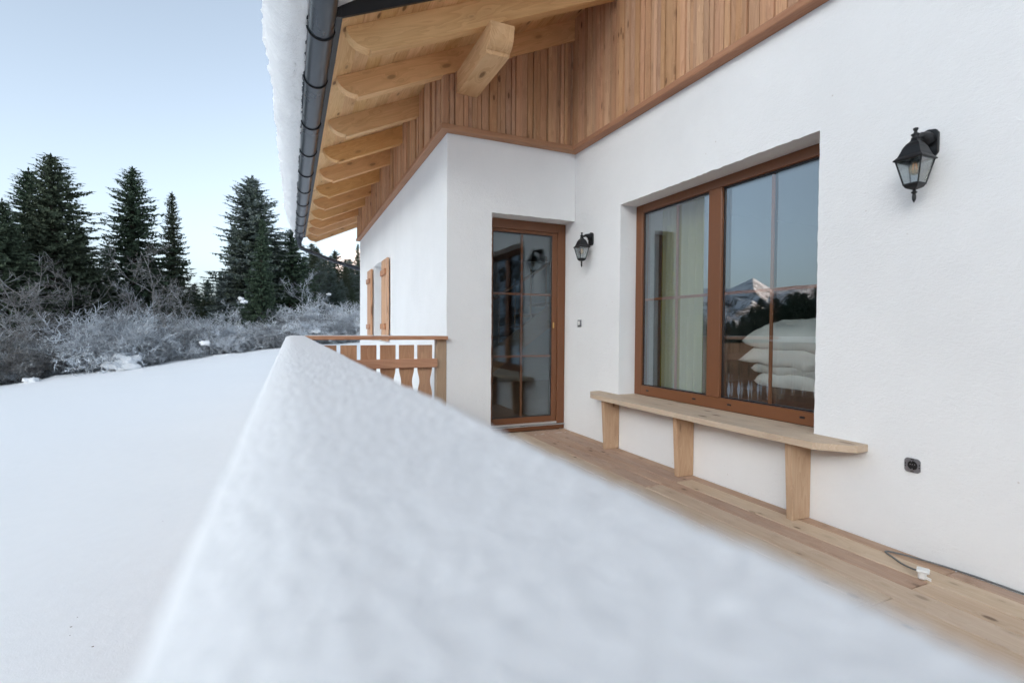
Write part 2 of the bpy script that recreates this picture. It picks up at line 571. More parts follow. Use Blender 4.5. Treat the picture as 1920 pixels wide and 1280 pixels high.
def make_ground():
    def axis(n, ext, p):
        s = np.linspace(-1, 1, n)
        return np.sign(s) * np.abs(s) ** p * ext
    xs = np.concatenate([axis(161, 5000, 3.4), np.arange(-16, 12, .35)]); xs.sort()
    ys = np.concatenate([axis(161, 5000, 3.4), np.arange(-4, 40, .4)]); ys.sort()
    xs = xs[np.insert(np.diff(xs) > .02, 0, True)]; ys = ys[np.insert(np.diff(ys) > .02, 0, True)]
    V = np.zeros((len(ys), len(xs), 3), np.float32)
    for j, y in enumerate(ys):
        for i, x in enumerate(xs):
            V[j, i] = (x, y, ground_z(x, y))
    idx = np.arange(len(ys) * len(xs)).reshape(len(ys), len(xs))
    F = np.stack([idx[:-1, :-1], idx[:-1, 1:], idx[1:, 1:], idx[1:, :-1]], -1).reshape(-1, 4)
    me = npmesh('ground', V.reshape(-1, 3), F)
    tag(obj('ground', me, M['snow'], smooth=True), 'smooth untouched snow field sloping down away from the balcony', 'snow field', kind='structure')
make_ground()

# ------------------------------------------------------------------ mountains
def make_mountain():
    pts = [(-180, .03), (-120, .07), (-90, .10), (-72, .085), (-62, .075), (-56, .082), (-53, .084), (-51.0, .078), (-49.2, .100), (-47.0, .080), (-45.2, .086), (-43, .074), (-40, .062),
           (-34, .045), (-28, .026), (-20, .012), (-8, .012), (-2, .03), (1, .09), (4, .135), (7, .155), (12, .19), (25, .18), (60, .10), (90, .04), (180, .03)]
    def skyline(a):
        for (a0, h0), (a1, h1) in zip(pts[:-1], pts[1:]):
            if a0 <= a <= a1:
                t = (a - a0) / (a1 - a0)
                return h0 + (h1 - h0) * t
        return .03
    AZ = np.concatenate([np.arange(-130, -62, 1.0), np.arange(-62, -36, .14), np.arange(-36, -4, .8), np.arange(-4, 14, .2), np.arange(14, 60, 1.0)])
    RR = np.concatenate([np.linspace(700, 2000, 10)[:-1], np.linspace(2000, 3600, 34), np.linspace(3800, 5200, 6)])
    V = np.zeros((len(RR), len(AZ), 3), np.float32)
    for j, r in enumerate(RR):
        for i, a in enumerate(AZ):
            x, y = r * math.sin(R(a)), r * math.cos(R(a))
            rp = 3300
            H = skyline(a) * rp
            if r <= rp:
                t = (r - 700) / (rp - 700)
                p = .55 * t ** 1.5 + .45 * t ** 4
            else:
                p = max(0, 1 - (r - rp) / 2400)
            n = noise.hetero_terrain(Vector((x / 420, y / 420, 2.1)), 1.0, 2.1, 5, .6) * .5
            rid = 1 - abs(noise.noise(Vector((x / 260, y / 260, 5.5)))) * 2
            z = H * p + (n * 15 + rid * 12) * (p * (1 - .6 * p)) * min(1, H / 150) - 14
            sw_ = (a * .42 + 1.1 * noise.noise(Vector((x / 500, y / 500, 8.0))) + .0004 * r) % 1.0
            sw_ = sw_ / .8 if sw_ < .8 else (1 - sw_) / .2
            z += 42 * sw_ * max(0, p * (1 - p)) * 3.2 * min(1, H / 200)
            V[j, i] = (x, y, z)
    idx = np.arange(len(RR) * len(AZ)).reshape(len(RR), len(AZ))
    F = np.stack([idx[:-1, :-1], idx[1:, :-1], idx[1:, 1:], idx[:-1, 1:]], -1).reshape(-1, 4)
    me = npmesh('mountain', V.reshape(-1, 3), F)
    tag(obj('mountain', me, M['mountain'], smooth=True), 'distant snowy mountain range with forested slopes', 'mountain', kind='structure')
make_mountain()

def make_shade_ridge():
    """added unseen ridge, shaped to block the low sun from house, field and trees"""
    s = Vector((math.sin(R(SUN_AZ)), math.cos(R(SUN_AZ)), 0))
    q = Vector((-s.y, s.x, 0))
    us = np.linspace(350, 1500, 36)
    ws = np.linspace(-1700, 1700, 90)
    V = []
    for u in us:
        for v in ws:
            p = s * u + q * v
            hh = 300 * math.exp(-((u - 900) / 230) ** 2) * math.exp(-(v / 1050) ** 4)
            hh *= 1 + .12 * fbm(p.x / 160, p.y / 160, .3, 3) * .3
            V.append((p.x, p.y, ground_z(p.x, p.y) - 1.5 + hh * sstep(350, 520, u)))
    idx = np.arange(len(us) * len(ws)).reshape(len(us), len(ws))
    F = np.stack([idx[:-1, :-1], idx[1:, :-1], idx[1:, 1:], idx[:-1, 1:]], -1).reshape(-1, 4)
    tag(obj('shade_ridge', npmesh('shade_ridge', np.array(V), F), M['mountain'], smooth=True), 'added unseen wooded snowy ridge blocking the low sun from the house', 'shade_ridge', kind='structure')
make_shade_ridge()  # added out of view to hold the foreground in shade

# ------------------------------------------------------------------ house
XA, YB, XC, YFAR = 2.777, 4.657, 1.372, 11.14
house = empty('house', (4.5, 6.0, 0))
tag(house, 'white plastered alpine house with larch cladding and deep wooden eaves', 'house')

def wall_sheet(name, P0, U, V, N, us, vs_, hole, depth, skip=(), seed=0):
    P0, U, V, N = map(Vector, (P0, U, V, N))
    rr = random.Random(seed)
    verts, faces, ids = [], [], {}
    hu0, hu1, hv0, hv1 = hole if hole else (9e9, 9e9, 9e9, 9e9)
    def vid(i, j):
        k = (i, j)
        if k not in ids:
            u, v = us[i], vs_[j]
            p = P0 + U * u + V * v
            p += N * (.0016 * fbm(u * 3.1, v * 3.1, seed, 2) + .0007 * noise.noise(Vector((u * 21, v * 21, seed))))
            on = hole and (hu0 - 1e-6 <= u <= hu1 + 1e-6) and (hv0 - 1e-6 <= v <= hv1 + 1e-6)
            if on:
                if abs(v - hv0) < 1e-6 or abs(v - hv1) < 1e-6:
                    p += V * rr.uniform(-.0035, .0035)
                if abs(u - hu0) < 1e-6 or abs(u - hu1) < 1e-6:
                    p += U * rr.uniform(-.0018, .0018)
            ids[k] = len(verts); verts.append(p)
        return ids[k]
    for i in range(len(us) - 1):
        for j in range(len(vs_) - 1):
            uc, vc = (us[i] + us[i + 1]) / 2, (vs_[j] + vs_[j + 1]) / 2
            if hu0 < uc < hu1 and hv0 < vc < hv1: continue
            faces.append((vid(i, j), vid(i + 1, j), vid(i + 1, j + 1), vid(i, j + 1)))
    if hole:
        def strip(keys, nrm):
            prev = [ids[k] for k in keys]
            for s in range(1, 7):
                cur = []
                for k, b0 in zip(keys, [ids[k] for k in keys]):
                    u, v = us[k[0]], vs_[k[1]]
                    p = P0 + U * u + V * v - N * (depth * s / 6) + nrm * (.0012 * fbm(u * 9 + s, v * 9, s * .7, 2))
                    cur.append(len(verts)); verts.append(p)
                for a in range(len(keys) - 1):
                    faces.append((prev[a], prev[a + 1], cur[a + 1], cur[a]))
                prev = cur
        iu = [i for i, u in enumerate(us) if hu0 - 1e-6 <= u <= hu1 + 1e-6]
        jv = [j for j, v in enumerate(vs_) if hv0 - 1e-6 <= v <= hv1 + 1e-6]
        if 'b' not in skip: strip([(i, jv[0]) for i in iu], V)
        if 't' not in skip: strip([(i, jv[-1]) for i in iu], V)
        if 'l' not in skip: strip([(iu[0], j) for j in jv], U)
        if 'r' not in skip: strip([(iu[-1], j) for j in jv], U)
    loc = verts[0].copy()
    me = pymesh(name, [tuple(v - loc) for v in verts], faces)
    bm = bmesh.new(); bm.from_mesh(me)
    bmesh.ops.recalc_face_normals(bm, faces=bm.faces)
    bm.to_mesh(me); bm.free()
    o = obj(name, me, M['stucco'], house, loc)
    me.polygons.foreach_set('use_smooth', [True] * len(me.polygons))
    me.set_sharp_from_angle(angle=R(40))
    return o

def seq(a, b, step, extra=()):
    n = max(1, round((b - a) / step))
    s = {round(a + (b - a) * i / n, 5) for i in range(n + 1)}
    for e in extra:
        s = {v for v in s if abs(v - e) > step * .35}
        s.add(round(e, 5))
    return sorted(s)

WIN = (1.953, 3.85, .4555, 2.232)        # y0 y1 z0 z1 of the big window opening
wall_sheet('wall', (XA, 0, 0), (0, 1, 0), (0, 0, 1), (-1, 0, 0), seq(-3.2, 4.97, .03, (WIN[0], WIN[1])), seq(-.6, 2.99, .03, (WIN[2], WIN[3])), WIN, .30, seed=1)
DOOR = (1.829, XA - .001, .0, 2.238)
wall_sheet('wall', (0, YB, 0), (1, 0, 0), (0, 0, 1), (0, -1, 0), seq(XC, XA - .001, .03, (DOOR[0],)), seq(-.6, 2.99, .03, (0.0, DOOR[3])), DOOR, .30, skip=('r', 'b'), seed=2)
SW = (8.14, 9.195, .88, 2.188)
wall_sheet('wall', (XC, 0, 0), (0, 1, 0), (0, 0, 1), (-1, 0, 0), seq(YB, YFAR, .05, (SW[0], SW[1])), seq(-.6, 2.99, .05, (SW[2], SW[3])), SW, .25, seed=3)
boxes('wall', M['stucco'], house, [(XC + .002, 9.0, YFAR - .3, YFAR, -.6, 3.6)])
boxes('wall', M['stucco'], house, [(XA + .31, 9.0, -3.2, -2.9, -.6, 5.6)])
boxes('wall', M['stucco'], house, [(8.7, 9.0, -2.9, YFAR - .3, -.6, 3.6)])

# inner rooms (seen through the panes)
def room(x0, x1, y0, y1, z0, z1, openside, floor_m):
    W_ = .06
    boxes('room_floor', floor_m, house, [(x0, x1, y0, y1, z0 - W_, z0)])
    boxes('room_ceiling', M['inner_wall'], house, [(x0, x1, y0, y1, z1, z1 + W_)])
    sides = {'x0': (x0 - W_, x0, y0, y1, z0, z1), 'x1': (x1, x1 + W_, y0, y1, z0, z1), 'y0': (x0, x1, y0 - W_, y0, z0, z1), 'y1': (x0, x1, y1, y1 + W_, z0, z1)}
    for k, b in sides.items():
        if k != openside:
            boxes('room_wall', M['inner_wall'], house, [b])
room(3.075, 6.6, .6, 4.45, .03, 2.46, 'x0', M['floor'])
boxes('room_wall', M['inner_wall'], house, [(3.03, 3.074, .6, WIN[0] - .002, .03, 2.46), (3.03, 3.074, WIN[1] + .002, 4.45, .03, 2.46),
                                            (3.03, 3.074, WIN[0] - .002, WIN[1] + .002, .03, .452), (3.03, 3.074, WIN[0] - .002, WIN[1] + .002, WIN[3] + .006, 2.46)])
room(1.72, 5.2, 4.96, 9.4, .03, 2.50, 'y0', M['floor'])
boxes('room_wall', M['inner_wall'], house, [(1.72, 1.84, 4.93, 4.955, .03, 2.5), (2.80, 5.2, 4.975, 5.0, .03, 2.5), (1.84, 2.80, 4.93, 4.955, 2.25, 2.5)])
room(1.62, 1.70, 8.3, 9.4, .8, 2.4, 'x0', M['inner_wall'])

# ---- cladding
def rafter_bottom(x): return 3.445 + (x - 1.322) * .458
def rafter_top(x): return 3.23 + (x - .375) * .458
CD = .052           # cladding face stands off the plaster
rc = random.Random(11)
def clad_strip(axis, a0, a1, plane, sgn, top, lo=.045, hi=.105, zb=2.962):
    """vertical larch boards of uneven width and relief along one wall"""
    back = {'y': (plane + (.012 if sgn < 0 else -.012),), }
    if axis == 'y':
        c = boxes('cladding', M['trim_z'], house, [(plane - .018, plane - .004, min(a0, a1), max(a0, a1), zb + .03, 3.2)])
    else:
        c = boxes('cladding', M['trim_z'], house, [(min(a0, a1), max(a0, a1), plane - .018, plane - .004, zb + .03, 3.2)])
    a = a0
    while a < a1 - .02:
        wd = min(rc.choice([.038, .044, .05, .058, .066, .08]) * rc.uniform(.95, 1.05), a1 - a)
        d = CD + rc.choice([-.012, -.004, .0, .006, .012])
        g = .0025
        zt = top((a + wd / 2))
        if axis == 'y':
            b = (plane - d, plane - .019, a + g, a + wd - g, zb, zt)
        else:
            b = (a + g, a + wd - g, plane - d, plane - .019, zb, zt)
        boxes('board', M['clad'], c, [b], bev=.0025)
        a += wd
    return c
clad_strip('y', -.6, 3.67, XA, -1, lambda a: 5.4)
clad_strip('y', 3.67, YB - CD, XA, -1, lambda a: rafter_top(XA - CD) + .015)
clad_strip('x', XC - CD, XA - CD, YB, -1, lambda a: rafter_top(a) + .005)
clad_strip('y', YB - CD, YFAR + .05, XC, -1, lambda a: rafter_top(XC - CD) + .015)

boxes('corner_batten', M['trim_z'], house, [(XA - CD - .012, XA - .02, YB - CD - .012, YB - .02, 2.962, rafter_top(XA - CD) + .003)], .002)
boxes('corner_batten', M['trim_z'], house, [(XC - CD - .008, XC - .02, YB - CD - .008, YB - .02, 2.962, rafter_top(XC - CD) + .003)], .002)
# ---- drip moulding under the cladding, mitred round the corners
def moulding(pts, axis, n0, n1, mname):
    """prof list of (offset, z); n0/n1: functions giving end coordinate from the offset"""
    prof = [(.0, 2.938), (.069, 2.946), (.074, 2.952), (.073, 2.986), (.066, 2.998), (.03, 3.012), (0.0, 3.012)]
    bm = bmesh.new()
    A, B = [], []
    for o_, z in prof:
        A.append(bm.verts.new(pts(o_, n0(o_), z))); B.append(bm.verts.new(pts(o_, n1(o_), z)))
    n = len(prof)
    bm.faces.new(A); bm.faces.new(B[::-1])
    for i in range(n):
        bm.faces.new((A[i], A[(i + 1) % n], B[(i + 1) % n], B[i]))
    c = bm.verts[:][0].co.copy() if False else None
    return obj('trim_moulding', bm, M[mname], house, (0, 0, 0))
moulding(lambda o, a, z: (XA - o - .004, a, z), 'y', lambda o: -.6, lambda o: YB - o - .004, 'trim_y')
moulding(lambda o, a, z: (a, YB - o - .004, z), 'x', lambda o: XC - o - .004, lambda o: XA - o - .004, 'trim_x')
moulding(lambda o, a, z: (XC - o - .004, a, z), 'y', lambda o: YB - o - .004, lambda o: YFAR + .06, 'trim_y')

# ---- roof
EX = .338                                   # eave edge of the boarding
YR0, YR1 = 3.69, 12.78
ez = rafter_top(EX)
RX = 4.6
bm = bmesh.new()
t0 = .024
prism(bm, [(EX + .004, ez + t0 + .002), (RX, rafter_top(RX) + t0 + .002), (RX, rafter_top(RX) + .20), (EX + .004, ez + .16)], 'y', YR0 + .004, YR1 - .004)
roof = obj('roof', bm, M['fascia'], house)
# boarding seen from below, boards run along the eave
x = EX
ca, sa = math.cos(SLOPE), math.sin(SLOPE)
i = 0
while x < 3.2:
    wd = .118 if i else .150
    x1 = x + wd
    cx, czz = (x + x1) / 2, rafter_top((x + x1) / 2)
    bm = bmesh.new()
    L_ = wd / ca
    bm_box(bm, -L_ / 2 + .0012, L_ / 2 - .0012, -(YR1 - YR0) / 2, (YR1 - YR0) / 2, 0, t0 - rc.uniform(0, .0015), bev=.0025)
    bmesh.ops.rotate(bm, verts=bm.verts, cent=(0, 0, 0), matrix=Matrix.Rotation(-SLOPE, 3, 'Y'))
    obj('soffit_board', bm, M['soffit'], roof, (cx, (YR0 + YR1) / 2, czz))
    x = x1; i += 1
# rafters with carved tails
def rafter_profile(xend):
    pts = [(.375, rafter_top(.375) - .0015)]
    for k in range(1, 11):
        a = k / 10 * math.pi / 2
        pts.append((.375 + .155 * (1 - math.cos(a)) + .006 * math.sin(a), 3.228 - .118 * math.sin(a)))
    pts += [(.543, 3.1135), (.547, 3.096), (.556, rafter_bottom(.556)), (xend, rafter_bottom(xend)), (xend, rafter_top(xend) - .0015)]
    return pts
RAFT = [3.81, 4.588, 5.57, 6.46, 7.34, 8.24, 9.13, 10.0, 10.89, 11.75, 12.6]
for k, y in enumerate(RAFT):
    xe = 3.0 if k == 0 else (XA - .02 if k == 1 else (1.36 if y < YFAR else 2.6))
    prof = rafter_profile(xe)
    bm = bmesh.new()
    prism(bm, [(p[0] - .375, p[1] - 3.23) for p in prof], 'y', 0, .10)
    o = obj('rafter', bm, M['rafter'], roof, (.375, y, 3.23))
# dark metal edge at the eave and the verge
bm = bmesh.new()
prism(bm, [(EX - .040, ez - .012), (EX + .0, ez - .004), (EX + .0, ez + .144), (EX - .040, ez + .134)], 'y', YR0 - .02, YR1 + .02)
prism(bm, [(EX - .10, ez + .145), (EX - .0, ez + .17), (EX - .0, ez + .178), (EX - .10, ez + .153)], 'y', YR0 - .02, YR1 + .02)
obj('fascia_board', bm, M['fascia'], roof)
bm = bmesh.new()
prism(bm, [(EX - .012, ez - .010), (RX, rafter_top(RX) - .010), (RX, rafter_top(RX) + .20), (EX - .012, ez + .19)], 'y', YR0 - .024, YR0 - .002)
obj('fascia_board', bm, M['fascia'], roof)
bm = bmesh.new()
prism(bm, [(EX - .012, ez - .010), (RX, rafter_top(RX) - .010), (RX, rafter_top(RX) + .20), (EX - .012, ez + .19)], 'y', YR1 + .002, YR1 + .024)
obj('fascia_board', bm, M['fascia'], roof)
# purlin with carved end
bm = bmesh.new()
zt_, zb_ = rafter_bottom(1.445) - .002, 3.297
pp = [(4.62, zb_), (3.83, zb_), (3.822, zb_ + .028)]
for k in range(1, 9):
    a = k / 8
    pp.append((3.822 - .095 * math.sin(a * math.pi / 2) ** 1.0 + .0, zb_ + .028 + (zt_ - zb_ - .028) * (1 - math.cos(a * math.pi / 2))))
pp.append((4.62, zt_))
prism(bm, [(p[0] - 4.2, p[1] - 3.4) for p in pp], 'x', 0, .203)
obj('purlin', bm, M['purlin'], house, (1.445, 4.2, 3.4))

# ---- unseen upper wing roof, overhang deepened to shade the window wall
bm = bmesh.new()
prism(bm, [(-4.0, 4.5), (.3, 6.1), (3.68, 4.84), (3.68, 5.04), (.3, 6.32), (-4.0, 4.7)], 'x', .95, 9.2)
obj('roof', bm, M['fascia'], house)
boxes('wall', M['stucco'], house, [(XA + .01, XA + .2, -3.0, 3.7, 3.2, 5.2)])

# ---- gutter, brackets, downpipe
GX, GZ, GR = .208, 3.212, .088
def gutter_mesh():
    V, F = [], []
    ys = np.linspace(3.33, 12.76, 40)
    prof = []
    for k in range(0, 25):
        a = math.pi + math.pi * k / 24
        prof.append((GX + GR * math.cos(a), GZ + GR * math.sin(a)))
    # rolled bead on the outer lip
    bead = [(GX - GR - .009 + .009 * math.cos(a), GZ + .004 + .009 * math.sin(a)) for a in np.linspace(0, 1.7 * math.pi, 10)][::-1]
    inner = [(GX + (GR - .004) * math.cos(math.pi + math.pi * k / 24), GZ + (GR - .004) * math.sin(math.pi + math.pi * k / 24)) for k in range(24, -1, -1)]
    prof = bead + prof + inner
    n = len(prof)
    for y in ys:
        V += [(p[0], y, p[1]) for p in prof]
    for j in range(len(ys) - 1):
        for i in range(n):
            F.append((j * n + i, j * n + (i + 1) % n, (j + 1) * n + (i + 1) % n, (j + 1) * n + i))
    o1, o2 = 10, 35
    for j, y in ((0, ys[0]), (len(ys) - 1, ys[-1])):
        F.append(tuple(j * n + k for k in range(10, 35)))
    return pymesh('gutter', V, F)
gm = gutter_mesh()
gutter = obj('gutter', gm, M['plate'], house, smooth=True)
gm.set_sharp_from_angle(angle=R(40))
for y in [3.86] + [r + .05 for r in RAFT[1:]]:
    bm = bmesh.new()
    pts = [(GX + (GR + .006) * math.cos(math.pi + math.pi * k / 20), y, GZ + (GR + .006) * math.sin(math.pi + math.pi * k / 20)) for k in range(21)]
    pts = [(GX - GR - .02, y, GZ + .02)] + pts + [(GX + GR + .012, y, GZ + .04), (EX - .01, y, GZ + .10)]
    tube(bm, pts, .006, 6)
    obj('gutter_bracket', bm, M['bracket'], gutter, smooth=True)
bm = bmesh.new()
YD_ = 12.5
lathe(bm, [(.085, 3.20), (.083, 3.13), (.052, 3.06), (.046, 3.0)], (GX, YD_, 0), 18)
pts = catmull([(GX, YD_, 3.05), (GX, YD_, 2.99), (GX + .03, YD_, 2.93), (GX + .10, YD_, 2.89), (GX + .35, YD_, 2.80), (.9, YD_, 2.68), (1.55, YD_, 2.50), (2.2, YD_, 2.30)], 6)
tube(bm, pts, .042, 14)
obj('downpipe', bm, M['plate'], gutter, smooth=True)

# ---- big window
XF = 2.952
y0, y1, z0, z1 = WIN[0], WIN[1], .4945, WIN[3]
def rect_frame(name, m, parent, axis, a0, a1, z0, z1, wl, wr, wb, wt, d0, d1, bev=.004):
    """frame of four bars; axis 'y' (in plane x=const, depth d0..d1 along x) or 'x'"""
    L = [(a0, a0 + wl, z0, z1), (a1 - wr, a1, z0, z1), (a0 + wl + .0004, a1 - wr - .0004, z0, z0 + wb), (a0 + wl + .0004, a1 - wr - .0004, z1 - wt, z1)]
    if axis == 'y':
        return boxes(name, m, parent, [(d0, d1, b[0], b[1], b[2], b[3]) for b in L], bev)
    return boxes(name, m, parent, [(b[0], b[1], d0, d1, b[2], b[3]) for b in L], bev)
win = rect_frame('window', M['frame'], house, 'y', y0 + .002, y1 - .002, z0, z1 - .002, .093, .093, .088, .074, XF, XF + .075)
boxes('mullion', M['frame'], win, [(XF - .006, XF + .07, 2.828, 2.955, z0 + .0885, z1 - .0765)], .004)
XG = XF + .022
for (a, b) in ((y0 + .095, 2.828), (2.955, y1 - .095)):
    rect_frame('rubber_seal', M['seal'], win, 'y', a - .001, b + .001, z0 + .087, z1 - .075, .010, .010, .010, .016, XG - .002, XG + .028, .001)
    pb = boxes('pane', M['glass'], win, [(XG, XG + .026, a + .002, b - .002, z0 + .090, z1 - .078)])
    ym = (a + b) / 2 - (.02 if a < 2.5 else .02)
    boxes('muntin', M['frame'], win, [(XG + .008, XG + .018, ym - .011, ym + .011, z0 + .09, z1 - .08)])
    boxes('muntin', M['frame'], win, [(XG + .0085, XG + .0175, a + .004, ym - .0115, 1.354, 1.376)])
    boxes('muntin', M['frame'], win, [(XG + .0085, XG + .0175, ym + .0115, b - .004, 1.354, 1.376)])
for yy in (3.658, 3.085, 2.732, 2.155):
    boxes('drain_cap', M['black_plastic'], win, [(XF - .006, XF + .004, yy - .017, yy + .017, .536, .549)], .003)

# ---- glazed door
YD = 4.846
dx0, dx1, dz0, dz1 = DOOR[0] + .072 - .07, XA - .004, .0, DOOR[3] - .003
door = boxes('door', M['frame'], house, [(dx0, dx0 + .05, YD, YD + .075, .062, dz1), (dx1 - .095, dx1, YD, YD + .075, .062, dz1), (dx0 + .0505, dx1 - .0955, YD, YD + .075, dz1 - .10, dz1), (dx0, dx1, YD + .001, YD + .075, .004, .05)], .004)
lf = rect_frame('leaf', M['frame'], door, 'x', dx0 + .052, dx1 - .097, .072, dz1 - .102, .04, .058, .078, .028, YD + .010, YD + .07)
gx0, gx1, gz0, gz1 = dx0 + .092, dx1 - .155, .150, dz1 - .130
rect_frame('rubber_seal', M['seal'], door, 'x', gx0 - .001, gx1 + .001, gz0 - .001, gz1 + .001, .008, .008, .008, .010, YD + .024, YD + .056, .001)
boxes('pane', M['glass'], door, [(gx0 + .001, gx1 - .001, YD + .026, YD + .052, gz0 + .001, gz1 - .001)])
gm_ = 2.262
boxes('muntin', M['frame'], door, [(gm_ - .011, gm_ + .011, YD + .034, YD + .044, gz0, gz1)])
for zz in (1.463, .8015):
    boxes('muntin', M['frame'], door, [(gx0, gm_ - .0115, YD + .0345, YD + .0435, zz - .011, zz + .011)])
    boxes('muntin', M['frame'], door, [(gm_ + .0115, gx1, YD + .0345, YD + .0435, zz - .011, zz + .011)])
boxes('lock_cylinder', M['brass'], door, [(2.626, 2.640, YD - .002, YD + .012, 1.105, 1.165)], .003)
boxes('drip_bar', M['alu'], door, [(dx0 + .06, dx1 - .10, YD - .012, YD + .012, .066, .086)], .003)
boxes('threshold', M['alu'], door, [(dx0, dx1, YD - .018, YD + .07, .0505, .0595)], .002)

# ---- side window with shutters
sw = rect_frame('window', M['frame'], house, 'y', SW[0] + .002, SW[1] - .002, SW[2], SW[3] - .002, .07, .07, .07, .07, XC + .17, XC + .23)
boxes('pane', M['glass'], sw, [(XC + .185, XC + .205, SW[0] + .07, SW[1] - .07, SW[2] + .07, SW[3] - .07)])
def shutter(ya, yb):
    n = 4
    wv = (yb - ya) / n
    s = boxes('shutter', M['shutter'], house, [(XC - .052, XC - .02, ya + .002, ya + wv - .001, .90, 2.145)], .004)
    for i in range(1, n):
        boxes('plank', M['shutter'], s, [(XC - .052 + rc.uniform(-.001, .001), XC - .02, ya + i * wv + .001, ya + (i + 1) * wv - .001, .90, 2.145)], .004)
    for zz in (1.08, 1.90):
        boxes('batten', M['rail_y'], s, [(XC - .082, XC - .053, ya + .06, yb - .06, zz, zz + .085)], .004)
shutter(7.60, 8.10)
shutter(9.22, 9.68)

# ------------------------------------------------------------------ deck
deck = boxes('deck', M['rail_x'], None, [(.0, XA - .004, y, y + .06, -.16, -.0275) for y in np.arange(-2.6, 4.7, .55)], loc=(1.4, 1.0, -.1))
tag(deck, 'larch plank balcony deck along the white wall', 'deck', kind='structure')
seams = [XA - .003, 2.682, 2.533, 2.402, 2.252, 2.106, 1.96, 1.814, 1.668, 1.522, 1.376, 1.23, 1.084, .938, .792, .646, .5, .354, .208, .062]
joints = {0: [1.256], 1: [2.81], 2: [1.245], 3: [2.80], 4: [1.23]}
for i, (xa, xb) in enumerate(zip(seams[1:], seams[:-1])):
    js = joints.get(i, [rc.choice([1.25, 2.8, .1])])
    ends = [-2.6] + js + [YD + .0]
    xm = (xa + xb) / 2
    if xm < DOOR[0] : ends[-1] = YB - .006
    for j, (ya, yb) in enumerate(zip(ends[:-1], ends[1:])):
        pale = {(1, 0): 1, (3, 0): 1, (2, 0): 1, (0, 0): 0, (0, 1): 0, (1, 1): 0, (2, 1): 0, (3, 1): 0, (4, 0): 1, (4, 1): 1}.get((i, j), rc.random() < .4)
        boxes('plank', M['deck_pale' if pale else 'deck'], deck, [(xa + .0032, xb - .0032, ya + .0025, yb - .0025, -.027, rc.uniform(-.0008, .0008))], .003)

# ------------------------------------------------------------------ bench under the window
bench = empty('bench', (2.66, 2.9, 0))
tag(bench, 'long narrow wooden bench board fixed under the large window', 'bench')
zb0, zb1 = .4565, .4935
bm = bmesh.new()
out = [(XA - .003, 1.652), (2.683, 1.648), (2.562, 1.775), (2.548, 1.80), (2.536, 2.3), (2.534, 3.4), (2.545, 3.93), (2.56, 3.99), (2.658, 4.143), (XA - .003, 4.162),
       (XA - .003, WIN[1] - .006), (XF - .001, WIN[1] - .006), (XF - .001, WIN[0] + .006), (XA - .003, WIN[0] + .006)]
prism(bm, [(p[0] - 2.66, p[1] - 2.9) for p in out], 'z', 0, .0118)
prism(bm, [(p[0] - 2.66 + (.0012 if p[0] < 2.7 else 0), p[1] - 2.9) for p in out], 'z', .0118, .0250)
prism(bm, [(p[0] - 2.66, p[1] - 2.9) for p in out], 'z', .0250, .0370)
bmesh.ops.remove_doubles(bm, verts=bm.verts, dist=1e-5)
obj('seat', bm, M['bench_y'], bench, (2.66, 2.9, zb0))
for ya in (3.829, 2.892, 1.964):
    bm = bmesh.new()
    prism(bm, [(2.628 - XA, 0), (-.004, 0), (-.004, zb0 - .001), (2.601 - XA, zb0 - .001)], 'y', 0, .042)
    es = bm.edges[:]
    bmesh.ops.bevel(bm, geom=es, offset=.003, segments=1, affect='EDGES')
    obj('leg', bm, M['bench_z'], bench, (XA, ya, .001))

# ------------------------------------------------------------------ railings
RX0, RX1 = -.030, .114
def wavy_board(w_, h_, t_, amp=.020):
    """baluster board: straight top, waisted below the mid rail; local: width along a, height z"""
    def half(z):
        if z > .72: return w_ / 2
        u = (z - .10) / .62
        return w_ / 2 - amp * (.5 + .5 * math.cos(u * 2 * math.pi * 2.5)) * (1 if 0 < u < 1 else 0)
    zs = np.concatenate([np.linspace(.06, .72, 40), [.721, h_]])
    return [(half(z), z) for z in zs]
def board_mesh(axis, amp=.020):
    prof = wavy_board(.138, .935, .024, amp)
    pts = [(p[0], p[1]) for p in prof] + [(-p[0], p[1]) for p in prof[::-1]]
    bm = bmesh.new()
    prism(bm, pts, axis, -.012, .012)
    me = bpy.data.meshes.new('baluster_board')
    bmesh.ops.recalc_face_normals(bm, faces=bm.faces)
    bm.to_mesh(me); bm.free()
    return me
rail_b = empty('balcony_railing', (.74, YB, 0))
tag(rail_b, 'wooden railing with waisted boards ending at the house corner', 'railing')
boxes('handrail', M['rail_x'], rail_b, [(RX1 + .004, XC + .0, YB - .05, YB + .085, .984, 1.0195)], .004)
boxes('post', M['post'], rail_b, [(1.276, XC - .002, YB - .004 - .0, YB + .09, -.3, .9835)], .004)
boxes('mid_rail', M['rail_x'], rail_b, [(RX1 + .01, 1.2755, YB - .028, YB + .006, .724, .806)], .004)
boxes('bottom_rail', M['rail_x'], rail_b, [(RX1 + .01, 1.2755, YB - .028, YB + .006, .12, .20)], .004)
me = board_mesh('y')
me.materials.append(M['rail_z'])
xb = 1.164
while xb > .12:
    obj('baluster_board', me, None, rail_b, (xb, YB + .0195, 0))
    xb -= .1715
rail_a = empty('balcony_railing', (.04, 1.2, 0))
tag(rail_a, 'long wooden railing with waisted boards under a thick snow cap', 'railing')
boxes('handrail', M['rail_y'], rail_a, [(-.022, .106, -2.6, YB + .085, .945, .982)], .004)
boxes('mid_rail', M['rail_y'], rail_a, [(.060, .094, -2.6, YB - .03, .724, .806)], .004)
boxes('bottom_rail', M['rail_y'], rail_a, [(.060, .094, -2.6, YB - .03, .12, .20)], .004)
for yy in (-2.5, -.1, 2.3, YB - .01):
    boxes('post', M['post'], rail_a, [(-.010, .0465, yy - .0, yy + .09, -.4, .9445)], .004)
me = board_mesh('x', .010)
me.materials.append(M['rail_z'])
